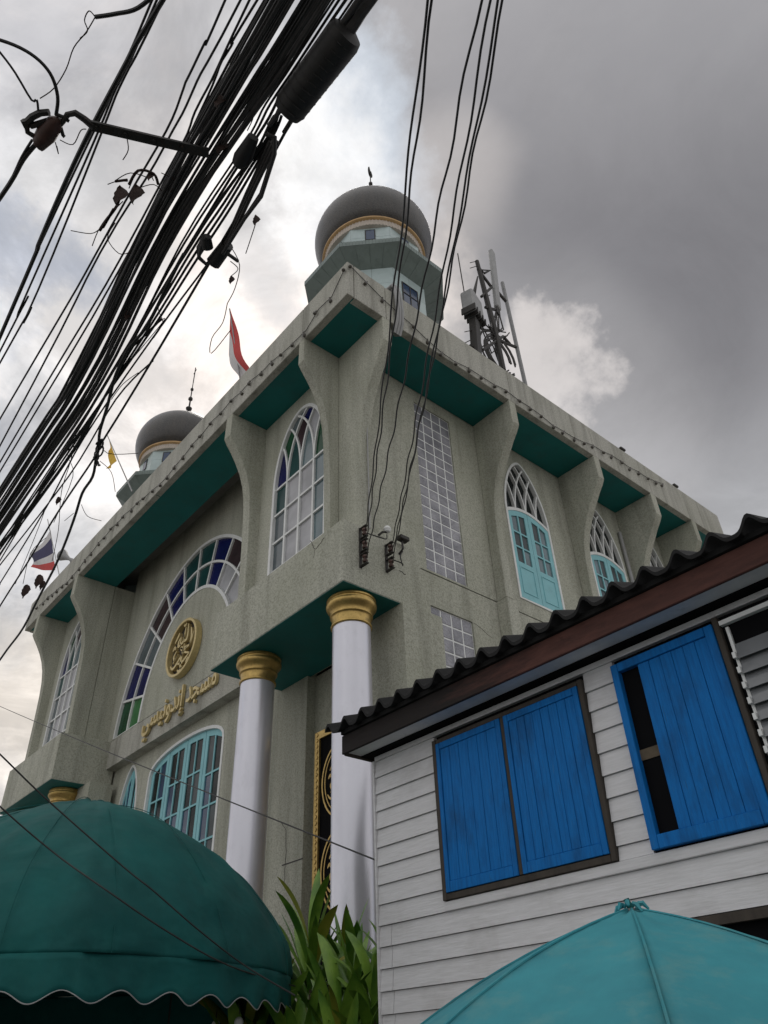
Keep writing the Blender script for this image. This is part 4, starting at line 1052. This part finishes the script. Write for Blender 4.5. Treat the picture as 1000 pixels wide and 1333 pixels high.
# dried creeper and leaves caught in the cables
def vine(px, r_, lb, z=ZC-.02):
    P = [Vector(hz(x, y, z+random.uniform(-.02, .02))) for x, y in px]
    return cable('dry_vine', P, r_, lb, 'dry creeper strands caught in the cables', 'dry_leaf', 'creeper', sub=4)
gv = 'hair-thin dry creeper strand caught in the overhead cables'
vines = [[(124, 22), (112, 42), (96, 62), (86, 90), (70, 115), (52, 128)], [(124, 22), (116, 14), (110, 26), (114, 40), (104, 50)], [(120, 320), (128, 300), (140, 282), (152, 270), (160, 262)], [(92, 300), (118, 304), (130, 298)], [(150, 290), (140, 310), (155, 330), (170, 328)], [(165, 178), (167, 195), (160, 208)],
         [(78, 182), (95, 188), (105, 170), (112, 168)], [(72, 185), (76, 200), (74, 190)], [(300, 320), (312, 345), (306, 375), (296, 395)], [(296, 395), (290, 420), (276, 440), (275, 460), (300, 430)], [(222, 360), (214, 385), (206, 402), (212, 420), (200, 440)], [(170, 470), (215, 415), (195, 430)], [(145, 520), (160, 500), (180, 485)], [(100, 560), (92, 600), (80, 640), (76, 690), (68, 730)],
         [(104, 560), (88, 590), (95, 620), (70, 680)], [(60, 700), (40, 720), (30, 760)], [(106, 657), (114, 672), (132, 678)], [(96, 668), (84, 678)], [(330, 200), (345, 196), (354, 206)], [(20, 760), (45, 700), (60, 660)], [(180, 590), (140, 590), (128, 570)],
         [(318, 140), (330, 150), (322, 170)], [(180, 245), (200, 240), (212, 250)], [(150, 235), (170, 225), (195, 232)], [(210, 225), (228, 235), (222, 250)], [(320, 330), (330, 300), (333, 290)], [(300, 360), (310, 350), (300, 340)], [(130, 600), (145, 615), (150, 640)], [(168, 245), (178, 225), (192, 222), (200, 235)], [(140, 240), (152, 236), (166, 236)]]
def where(x, y):
    return ('top' if y < 120 else 'upper' if y < 300 else 'middle' if y < 480 else 'lower')
for i_, v_ in enumerate(vines):
    x, y = v_[0]; near = [(60, 165, 'the rusty insulator'), (124, 22, 'the twig-like cable end'), (165, 255, 'the two hanging dry leaves'), (200, 180, 'the steel arm'), (330, 250, 'the heavy cable loop'), (300, 370, 'the dangling leaf under the loop'), (190, 450, 'the drooping thick cable'), (90, 620, 'the strands above the striped flag'), (128, 590, 'the twisted wire knot'), (60, 720, 'the striped flag')]
    nm = min(near, key=lambda q: (q[0]-x)**2+(q[1]-y)**2)[2]
    side = 'running down' if v_[-1][1] > v_[0][1]+25 else ('curling up' if v_[-1][1] < v_[0][1]-10 else 'lying across')
    ln_ = 'long' if abs(v_[-1][0]-x)+abs(v_[-1][1]-y) > 60 else 'short'
    vine(v_, .0028, '%s creeper strand %s beside %s, %s' % (ln_, side, nm, ['highest', 'second highest', 'third highest', 'fourth highest', 'fifth highest', 'lowest'][min(5, sum(1 for o_ in vines if o_ is not v_ and min(near, key=lambda q: (q[0]-o_[0][0])**2+(q[1]-o_[0][1])**2)[2] == nm and o_[0][1] < y))]))
for v_ in ([(130, 300), (140, 285), (152, 268), (156, 255)], [(134, 296), (148, 272)], [(168, 240), (180, 222), (200, 226), (206, 240)], [(160, 462), (185, 440), (210, 415)], [(150, 236), (166, 234)]):
    P = [Vector(hz(x, y, ZC-.02)) for x, y in v_]
    cable('dry_twig', P, .008, {130: 'curved dark twig hanging below the two dry leaves', 134: 'short straight twig close under the left dry leaf', 168: 'arched twig above the two dry leaves', 160: 'long twig poking right from the lower bundle', 150: 'tiny level twig at the left dry leaf'}[v_[0][0]], 'dry twigs caught in the cables', 'dry_leaf', 'twig', sub=4)
def dryleaf(x, y, s_, lb, z=ZC-.04):
    s_ *= .85
    c0 = Vector(hz(x, y, z)); m = MB(); n = 8; vs = []
    ang = random.uniform(-.5, .5)
    for i in range(n+1):
        t_ = i/n; w_ = s_*.42*math.sin(PI*min(1, t_*1.05))**.7*(1+.10*math.sin(i*2.7))
        for k in (-1, 0, 1):
            p = rgt*(k*w_*math.cos(ang)+math.sin(t_*5)*.1*s_)+Vector((0, 0, -1))*(s_*(t_-.5)*1.0)+upv*(-s_*(t_-.5)*.6)+fwd*(.25*s_*abs(k)*math.sin(3*t_+k)+.1*s_*math.cos(5*t_))
            vs.append(c0+p)
    fs = [(i*3+k, i*3+k+1, i*3+k+4, i*3+k+3) for i in range(n) for k in (0, 1)]
    m.add(vs, fs); m.add([v+fwd*.004 for v in vs], [tuple(reversed(f_)) for f_ in fs])
    tag(m.build('dry_leaf', 'dry_leaf', smooth=True), lb, 'leaf', 'dry leaves hanging in the cables')
dryleaf(155, 254, .11, 'ragged dry leaf, left of the two hanging above the thin cables'); dryleaf(176, 252, .11, 'ragged dry leaf, right of the two hanging above the thin cables'); dryleaf(195, 229, .05, 'small dry leaf beside the edge of the bundle')
dryleaf(333, 286, .06, 'small dry leaf hanging right of the cable loop'); dryleaf(301, 364, .05, 'small dry leaf dangling below the cable loop'); dryleaf(49, 757, .11, 'reddish dry leaf hanging under the striped flag, nearer one'); dryleaf(32, 770, .11, 'reddish dry leaf at the far left under the striped flag'); dryleaf(54, 762, .08, 'dark dry leaf just under the striped flag'); dryleaf(75, 652, .06, 'small dark leaf on a hanging strand above the striped flag')
dryleaf(285, 130, .08, 'withered leaf clump in the bundle above the steel arm'); dryleaf(288, 190, .09, 'withered leaf clump in the bundle at the end of the steel arm'); dryleaf(166, 410, .07, 'reddish withered leaf clump on the lower part of the bundle')
# long thin wires across the lower left
def span(p0, p1, lb, r_=.009, wig=.0):
    A, B = Vector(p0), Vector(p1); ctr = []
    for k in range(9):
        u = k/8; p = A*(1-u)+B*u; p.z -= .06*4*u*(1-u); ctr.append(p)
    return cable('span_wire', ctr, r_, lb, sub=2)
span(hy(-60, 892, -.3), (1.66, -.9, 3.05), 'thin black wire sagging in front of the mosque columns to the house corner', .008)
# ------------------------------------------------------------------ wooden house
YH = -1.0
house = thing('wooden_house', 'white weatherboard house with blue shutters under a corrugated roof', 'house', (4, 0, 0))
XH0, XH1 = 1.64, 9.5
MB().box((XH0+.02, YH+.03, 0), (XH1, 3.5, 4.2)).build('wall', 'black_void', house)
def board(x0, x1, z0, z1, name='board'):
    MB().add([(x0, YH-.004, z1), (x1, YH-.004, z1), (x1, YH-.022, z0), (x0, YH-.022, z0), (x0, YH+.03, z1), (x1, YH+.03, z1), (x1, YH+.03, z0), (x0, YH+.03, z0)],
             [(0, 1, 2, 3), (4, 7, 6, 5), (0, 4, 5, 1), (3, 2, 6, 7), (0, 3, 7, 4), (1, 5, 6, 2)]).build(name, 'siding_white', house)
zl = [3.945, 3.79, 3.64, 3.487, 3.334, 3.178, 3.028, 2.877, 2.725, 2.566, 2.41, 2.255, 2.10, 1.947]
while zl[-1] > .2: zl.append(zl[-1]-.155)
for i in range(len(zl)-1):
    z1, z0 = zl[i], zl[i+1]
    if z0 > 2.6:
        board(XH0, 2.44, z0+.004, z1); board(4.075, 4.335, z0+.004, z1)
        if i == 0: pass
    elif i == 8:      # board just below the window line, left part only
        board(XH0, 2.44, z0+.004, z1); board(4.075, 4.335, 2.638, z1)
    elif z0 > 2.2:
        board(XH0, 1.787, z0+.004, z1); board(1.793, XH1, z0+.004, z1)
    else:
        board(XH0, 1.787, z0+.004, z1); board(1.793, 4.2, z0+.004, z1)
MB().box((2.445, YH-.03, 2.568), (XH1, YH+.02, 2.635)).build('sill_board', 'siding_white', house, bevel=.004)
MB().box((XH0, YH-.02, 3.947), (XH1, YH+.02, 3.988)).build('trim_board', 'siding_white', house)
MB().box((XH0-.022, YH-.03, 0), (XH0-.002, YH+.06, 3.95)).build('corner_trim', 'siding_white', house)
MB().box((XH0-.06, YH+.061, 0), (XH0+.02, 3.5, 3.9)).build('side_wall', 'concrete', house)
MB().box((4.25, YH-.03, 2.2), (XH1, YH+.02, 2.253)).build('sill_board', 'dark_wood', house)
# eaves
MB().box((XH0-.1, -1.28, 4.012), (XH1, -1.1, 4.024)).build('soffit_board', 'siding_white', house)
MB().box((XH0-.1, -1.1, 4.0), (XH1, -.96, 4.2)).build('eave_shadow', 'black_void', house)  # black block in place of the shadow gap behind the soffit board
MB().box((XH0-.12, -1.32, 3.99), (XH1, -1.29, 4.165)).build('fascia_board', 'red_wood', house, bevel=.005)
MB().box((XH0-.12, -1.288, 3.985), (XH0-.1, -.9, 4.2)).build('barge_board', 'dark_wood', house)
MB().box((XH0-.10, -1.345, 4.167), (XH1, -1.28, 4.205)).build('fascia_top', 'roof_dark', house)
m = MB(); lam = .253; vs = []; nx = 440; x0r = 1.385
xs = [x0r+(XH1-x0r)*i/nx for i in range(nx+1)]
for i, x in enumerate(xs):
    ph = 2*PI*(x-1.43)/lam; hgt = .048*math.cos(ph)+.012*math.cos(2*ph)
    for yv, zz in ((-1.42, 4.235), (3.6, 5.95)):
        vs.append((x, yv, zz+hgt)); vs.append((x, yv, zz+hgt-.03))
fs = []
for i in range(nx):
    a, b = i*4, i*4+4; fs += [(a, b, b+2, a+2), (a+1, a+3, b+3, b+1), (a, a+1, b+1, b), (a+2, b+2, b+3, a+3)]
fs += [(0, 2, 3, 1), (nx*4, nx*4+1, nx*4+3, nx*4+2)]
m.add(vs, fs); m.build('corrugated_roof', 'roof_dark', house, smooth=True)
# shutter window (closed pair)
def shutter(x0, x1, z0, z1, n, y=YH-.03, name='shutter', top=True):
    sh = MB(); sh.box((x0, y, z0), (x1, y+.03, z1))
    s_ = sh.build(name, 'dark_wood', house)
    e = .045
    for (a, b, c_, d) in ((x0, x0+e, z0, z1), (x1-e, x1, z0, z1)): MB().box((a, y-.022, c_), (b, y, d)).build('stile', 'blue_paint', s_, bevel=.003)
    MB().box((x0+e+.002, y-.022, z0), (x1-e-.002, y, z0+.075)).build('rail', 'blue_paint', s_, bevel=.003)
    MB().box((x0+e+.002, y-.022, z1-.055), (x1-e-.002, y, z1)).build('rail', 'blue_paint', s_, bevel=.003)
    a, b = x0+e+.003, x1-e-.003; w_ = (b-a)/n
    for k in range(n):
        j = random.uniform(0, .003); MB().box((a+k*w_+.0018, y-.014-j, z0+.077), (a+(k+1)*w_-.0018, y, z1-.057)).build('plank', 'blue_paint', s_, bevel=.0025)
    return s_
fr = MB()
for (a, b, c_, d) in ((2.445, 2.49, 2.64, 3.9), (3.245, 3.28, 2.69, 3.86), (4.03, 4.072, 2.64, 3.9)): fr.box((a, YH-.045, c_), (b, YH+.02, d))
fr.box((2.492, YH-.045, 2.64), (4.028, YH+.02, 2.685)); fr.box((2.492, YH-.04, 3.862), (4.028, YH+.02, 3.9))
fr.build('window_frame', 'dark_wood', house, bevel=.004)
shutter(2.495, 3.242, 2.69, 3.858, 6); shutter(3.284, 4.026, 2.69, 3.858, 8)
# open sliding window on the right
of = MB()
y = YH-.06
for (a, b, c_, d) in ((4.345, 4.40, 2.648, 3.892), (5.09, 5.15, 2.648, 3.892)): of.box((a, y, c_), (b, y+.05, d))
of.box((4.402, y, 2.648), (5.088, y+.05, 2.73)); of.box((4.402, y, 3.83), (5.088, y+.05, 3.892))
ob = of.build('open_window_frame', 'blue_paint', house, bevel=.004)
a, b, n = 4.555, 5.088, 6
for k in range(n):
    w_ = (b-a)/n; MB().box((a+k*w_+.0015, y+.012+.002*(k % 2), 2.732), (a+(k+1)*w_-.0015, y+.035, 3.828)).build('plank', 'blue_paint', ob, bevel=.002)
MB().box((4.40, YH-.02, 3.2), (4.56, YH-.0, 3.27)).build('cross_bar', 'trunk', house)
MB().box((4.34, YH-.012, 2.64), (5.2, YH+.0, 3.9)).build('window_void', 'black_void', house)
MB().box((5.155, YH-.05, 2.64), (5.195, YH+.02, 3.93)).build('window_post', 'dark_wood', house, bevel=.004)
MB().box((5.2, YH-.012, 2.64), (XH1, YH, 3.93)).build('window_void', 'black_void', house)
lw = MB().box((5.2, YH-.05, 3.86), (6.3, YH-.01, 3.89)).build('louvre_window', 'white_frame', house)
MB().box((5.225, YH-.035, 2.64), (5.245, YH-.014, 3.84)).build('louvre_channel', 'white_frame', lw)
MB().box((6.25, YH-.035, 2.64), (6.29, YH-.014, 3.84)).build('louvre_channel', 'white_frame', lw)
z = 3.66; me_ = None
while z > 2.7:
    q = MB().add([(5.25, YH-.062, z-.06), (6.25, YH-.062, z-.06), (6.25, YH-.022, z+.052), (5.25, YH-.022, z+.052), (5.25, YH-.066, z-.058), (6.25, YH-.066, z-.058), (6.25, YH-.026, z+.054), (5.25, YH-.026, z+.054)], [(0, 1, 2, 3), (7, 6, 5, 4), (0, 4, 5, 1), (1, 5, 6, 2), (2, 6, 7, 3), (3, 7, 4, 0)])
    q.build('louvre_blade', 'g_louvre', lw)
    MB().box((5.228, YH-.075, z-.05), (5.249, YH-.02, z-.01)).build('louvre_clip', 'white_frame', lw)
    z -= .10

# ------------------------------------------------------------------ market umbrella
UA = Vector(hy(822, 1183, -3.0)); UR, UH = 1.12, .53
umb = thing('market_umbrella', 'faded turquoise market umbrella with ribs showing at the bottom right', 'umbrella', (UA.x, UA.y, 0))
NR = 8; ang0 = math.atan2(CAM.y-UA.y, CAM.x-UA.x)+R(2)
def upt(a, s_):
    """s_ 0 apex .. 1 rim; panels sag slightly between ribs"""
    f_ = ((a-ang0)/(2*PI/NR)) % 1; sagf = math.sin(PI*f_); rr = UR*s_*(1-.035*sagf*s_)
    z = UA.z-UH*(.55*s_+.45*s_**2.3)-.02*sagf*math.sin(PI*s_)
    return Vector((UA.x+rr*math.cos(a), UA.y+rr*math.sin(a), z))
for k in range(NR):
    vs = []; nu, nv = 10, 16
    for j in range(nv+1):
        s_ = .02+.98*j/nv
        for i in range(nu+1):
            a = ang0+2*PI*(k+i/nu)/NR; vs.append(upt(a, s_)+Vector((0, 0, .004*math.sin(9*s_+k*2)*math.sin(3*PI*i/nu))))
    # valance
    for i in range(nu+1):
        a = ang0+2*PI*(k+i/nu)/NR; p = upt(a, 1.0); vs.append(p+Vector((0, 0, -.05)))
    fs = [(j*(nu+1)+i, j*(nu+1)+i+1, (j+1)*(nu+1)+i+1, (j+1)*(nu+1)+i) for j in range(nv+1) for i in range(nu)]
    m = MB(); m.add(vs, fs); o = m.build('canopy_panel', 'umbrella_teal', umb, smooth=True)
    md = o.modifiers.new('thick', 'SOLIDIFY'); md.thickness = .003; md.offset = -1
    ar = ang0+2*PI*k/NR
    MB().tube([upt(ar, .02+.98*i/12)+Vector((0, 0, .003)) for i in range(13)], .0045, 5).build('seam', 'umbrella_teal', umb, smooth=True)
    MB().tube([upt(ar, .04+.95*i/10)+Vector((0, 0, -.012)) for i in range(11)], .006, 5).build('rib', 'dark_metal', umb)
MB().tube([(UA.x, UA.y, 0), (UA.x, UA.y, UA.z)], .02, 10).build('pole', 'grey_metal', umb)
MB().lathe([(.3, 0), (.3, .06), (.04, .1), (.03, .3)], (UA.x, UA.y, 0), 20).build('base', 'concrete', umb)
m = MB()
for k in range(9):
    a = 2*PI*k/9; p = UA+Vector((.03*math.cos(a), .03*math.sin(a), .012)); q = UA+Vector((.062*math.cos(a+.3), .062*math.sin(a+.3), -.008+.012*math.sin(k*2.1)))
    m.tube([p, (p+q)/2+Vector((0, 0, .01)), q], [.008, .009, .004], 5)
m.build('top_cap', 'umbrella_teal', umb, smooth=True)
MB().tube([UA, UA+Vector((-.006, -.006, .022)), UA+Vector((-.008, -.008, .032))], [.014, .010, .011], 8).build('finial', 'tarp_green', umb, smooth=True)

# ------------------------------------------------------------------ green awning
AC = Vector((-.363, -2.884, 2.31))         # centre of the rim
AA, AB, AH = 2.03, 1.74, 1.43
va = math.atan2(CAM.y-AC.y, CAM.x-AC.x)+.0627    # towards the viewer's street side
awn = thing('green_awning', 'domed dark green tarpaulin awning with a scalloped white-piped hem at the lower left', 'awning', (AC.x, AC.y, 0))
def apt(t_, s_):
    """t_ angle round the rim, s_ 0 rim..1 top"""
    e = 1.528; ph = s_*PI/2
    ch, sh_ = max(0, math.cos(ph))**(2/1.648), math.sin(ph)**(2/1.648)
    c_, s2 = math.cos(t_), math.sin(t_)
    u = AA*math.copysign(abs(s2)**(2/e), s2)*ch; w_ = AB*math.copysign(abs(c_)**(2/e), c_)*ch
    lat = Vector((-math.sin(va), math.cos(va), 0)); fr_ = Vector((math.cos(va), math.sin(va), 0))
    return AC+lat*u+fr_*w_+Vector((0, 0, AH*sh_))
vs = []; NU, NV = 120, 44
for j in range(NV+1):
    for i in range(NU+1):
        t_ = -PI+2*PI*i/NU; s_ = j/NV; p = apt(t_, s_)
        wr = .012*math.sin(t_*9+s_*7)*math.sin(PI*s_)+.018*math.exp(-((s_-.16)/.05)**2)*math.sin(t_*5+1)+.010*math.sin(t_*23+3*math.sin(s_*6))*(1-s_)
        wr += .045*(mnoise.noise(Vector((t_*2.2, s_*3.0+t_*1.5, 3.1)))) + .018*abs(mnoise.noise(Vector((t_*3-s_*6, s_*2.5, 9.)))) + .010*mnoise.noise(Vector((t_*14+s_*9, s_*5, 1.)))
        n_ = (p-AC).normalized(); vs.append(p+n_*wr)
fs = [(j*(NU+1)+i, j*(NU+1)+i+1, (j+1)*(NU+1)+i+1, (j+1)*(NU+1)+i) for j in range(NV) for i in range(NU)]
m = MB(); m.add(vs, fs); o = m.build('canopy', 'tarp_green', awn, smooth=True)
md = o.modifiers.new('thick', 'SOLIDIFY'); md.thickness = .004; md.offset = -1
# stitched seams over the crown and the flat-felled hem seam
for k in range(12):
    t_ = 2*PI*k/12+.17
    P = []
    for i in range(30):
        s_ = i/29*.98; p = apt(t_, s_); P.append(p+(p-AC).normalized()*(.012+.045*mnoise.noise(Vector((t_*2.2, s_*3.0+t_*1.5, 3.1)))))
    MB().tube(P, .0035, 4).build('seam', 'tarp_green', awn, smooth=True)
# valance with scallops
vs = []; edge = []; NU2 = 480; nsc = 29; arc = [0.]
for i in range(NU2): arc.append(arc[-1]+(apt(-PI+2*PI*(i+1)/NU2, 0)-apt(-PI+2*PI*i/NU2, 0)).length)
for j in range(7):
    for i in range(NU2+1):
        t_ = -PI+2*PI*i/NU2; p = apt(t_, 0); n_ = (p-AC); n_.z = 0; n_.normalize()
        sc_ = .5+.5*math.cos(2*PI*nsc*arc[i]/arc[-1]+1.2); dd = .215+.075*sc_
        q_ = p+Vector((0, 0, -dd*j/6))+n_*(.015*math.sin(t_*31)*(j/6)+.004)
        vs.append(q_)
        if j == 6: edge.append(q_)
fs = [(j*(NU2+1)+i, j*(NU2+1)+i+1, (j+1)*(NU2+1)+i+1, (j+1)*(NU2+1)+i) for j in range(6) for i in range(NU2)]
m = MB(); m.add(vs, fs); o = m.build('valance', 'tarp_green', awn, smooth=True)
md = o.modifiers.new('thick', 'SOLIDIFY'); md.thickness = .003; md.offset = -1
MB().tube(edge, .004, 5, False).build('piping', 'pipe_grey', awn, smooth=True)
for k in range(6):
    t_ = k*PI/3; MB().tube([AC+(apt(t_, i/20)-AC)*.965 for i in range(21)], .012, 6).build('hoop', 'grey_metal', awn)
for t_ in (-2.4, -1.55, 1.55, 2.4):
    p = AC+(apt(t_, 0)-AC)*.97; MB().tube([(p.x, p.y, 0), p], .022, 8).build('post', 'dark_metal', awn)
# added backdrop sheet that keeps the space under the hem dark
back = [apt(PI*.52+PI*.96*k/16, 0) for k in range(17)]
m = MB(); m.add([p+(AC-p)*.04+Vector((0, 0, -.02)) for p in back]+[Vector((p.x, p.y, .3))+(AC-p)*.04 for p in back], [(i, i+1, i+18, i+17) for i in range(16)])
m.build('dark_backdrop', 'tarp_green', awn, smooth=True)
# two service wires lying across the tarpaulin
_g = [(apt(-PI+2*PI*i/240, j/60)) for i in range(240) for j in range(60)]
_gp = []
for p in _g:
    q = p-CAM; w_ = q.dot(fwd); _gp.append((500+FOC*q.dot(rgt)/w_, 666.5-FOC*q.dot(upv)/w_, q.length))
_ga = np.array(_gp)
def on_tarp(x, y):
    d_ = (_ga[:, 0]-x)**2+(_ga[:, 1]-y)**2; k = np.where(d_ < 150)[0]
    if len(k) == 0: return None
    k = k[np.argmin(_ga[k, 2])]; return CAM+ray(x, y)*(_ga[k, 2]-.06)
for ends, lb in ((((-60, 925), (0, 982), (60, 1040), (160, 1128), (200, 1160), (260, 1212), (320, 1258), (384, 1296)), 'black wire lying across the green awning, upper of two'), (((-60, 990), (0, 1050), (70, 1110), (140, 1160), (220, 1214), (300, 1258), (384, 1284)), 'black wire lying across the green awning, lower of two')):
    P = []; last = None
    for x, y in ends:
        p = on_tarp(x, y) if y > 1075 else None
        P.append(p)
    dref = next((p-CAM).length for p in P if p is not None)
    P = [p if p is not None else CAM+ray(*e)*(dref+.05) for p, e in zip(P, ends)]
    cable('span_wire', P, .006, lb, sub=6)
# two pale lamps glimpsed beneath the hem
for i, (x, y_) in enumerate(((311, 1328), (281, 1332))):
    p = Vector(hy(x, y_+2, -1.5)); t_ = thing('hanging_lamp', ['pale round lampshade under the awning hem, nearer the plant', 'pale round lampshade under the awning hem, the dimmer left one'][i], 'lamp', p)
    MB().lathe([(.012, .035), (.032, .02), (.04, 0), (.036, -.035), (.02, -.04)], p, 16).build('shade', 'white_frame', t_, smooth=True)
    MB().tube([p+Vector((0, 0, .05)), p+Vector((0, 0, .12))], .004, 4).build('cord', 'cable_black', t_)

# ------------------------------------------------------------------ strap-leaf plants
def strap_leaf(base, yaw, tilt, ln, wd, droop, mat, parent):
    vs = []; n = 9; d = Vector((math.cos(yaw), math.sin(yaw), 0)); side = Vector((-d.y, d.x, 0))
    el = PI/2-tilt; p = Vector(base)
    tw = random.uniform(-.9, .9)
    for i in range(n+1):
        t_ = i/n; w_ = wd*(math.sin(PI*min(1, .06+t_*.94))**.62)*(1 if t_ < .98 else .15)
        dirv = d*math.cos(el)+Vector((0, 0, math.sin(el)))
        nn = side.cross(dirv).normalized(); s2 = side*math.cos(tw*t_)+nn*math.sin(tw*t_); n2 = s2.cross(dirv)
        vs += [p-s2*w_/2+n2*w_*.16, p, p+s2*w_/2+n2*w_*.16]
        p = p+dirv*(ln/n); el -= droop/n*(1+t_)
    fs = [(i*3+k, i*3+k+1, i*3+k+4, i*3+k+3) for i in range(n) for k in (0, 1)]
    MB().add(vs, fs).build('leaf', mat, parent, smooth=True)
def strap_plant(x, y_, h, lb, nl, seed, spread=.55, ln=.85):
    random.seed(seed)
    t_ = thing('strap_leaf_plant', lb, 'plant', (x, y_, 0), 'strap-leaf plants between the awning and the house')
    st_ = [(x, y_, 0), (x+.03, y_+.02, h*.5), (x+.02, y_, h)]
    MB().tube(st_, [.03, .024, .014], 7).build('stem', 'trunk', t_)
    for k in range(nl):
        f_ = k/nl; z = h*(.28+.72*f_)-random.uniform(0, .1); yaw = k*2.4+random.uniform(-.4, .4)
        tilt = (1-f_)*spread*1.7+.12+random.uniform(-.08, .15)
        strap_leaf((x+.02, y_, z), yaw, tilt, ln*random.uniform(.75, 1.1), random.uniform(.075, .145), random.uniform(.3, 1.9)*(1.35-f_), 'leaf_yellow' if random.random() < .10 else 'leaf_green', t_)
pl = [(-.55, -.15, 2.45, 'tall leafy strap plant in front of the two silver columns, beside the awning', 34, 3), (-.15, -.45, 2.75, 'upright strap plant with one spear leaf before the right silver column', 32, 5), (.85, -.45, 2.1, 'low strap plant tucked against the corner of the white house', 34, 8),
      (.4, -.3, 2.2, 'yellowing strap plant left of the white house corner', 32, 11), (.35, -.9, 1.7, 'small strap plant in front, hanging over the lower edge', 34, 14), (-.1, -1.0, 2.0, 'bushy strap plant touching the right end of the green awning', 34, 17), (.95, -.9, 1.5, 'lowest strap plant at the foot of the white house corner', 32, 21),
      (.1, -.05, 2.45, 'dark strap plant at the back, half hidden by the spear-leafed one', 32, 25), (.6, -.65, 2.0, 'broad-leafed strap plant in the middle of the clump', 34, 29),
      (-.3, .1, 2.6, 'strap plant standing directly before the foot of the left silver column', 34, 33), (.75, -.1, 2.3, 'strap plant at the back against the right silver column', 34, 37), (0, -1.25, 2.1, 'front strap plant overlapping the scalloped corner of the awning', 34, 41)]
for x, y_, h, lb, nl, sd_ in pl: strap_plant(x, y_, h, lb, nl+18, sd_, .85, .80)
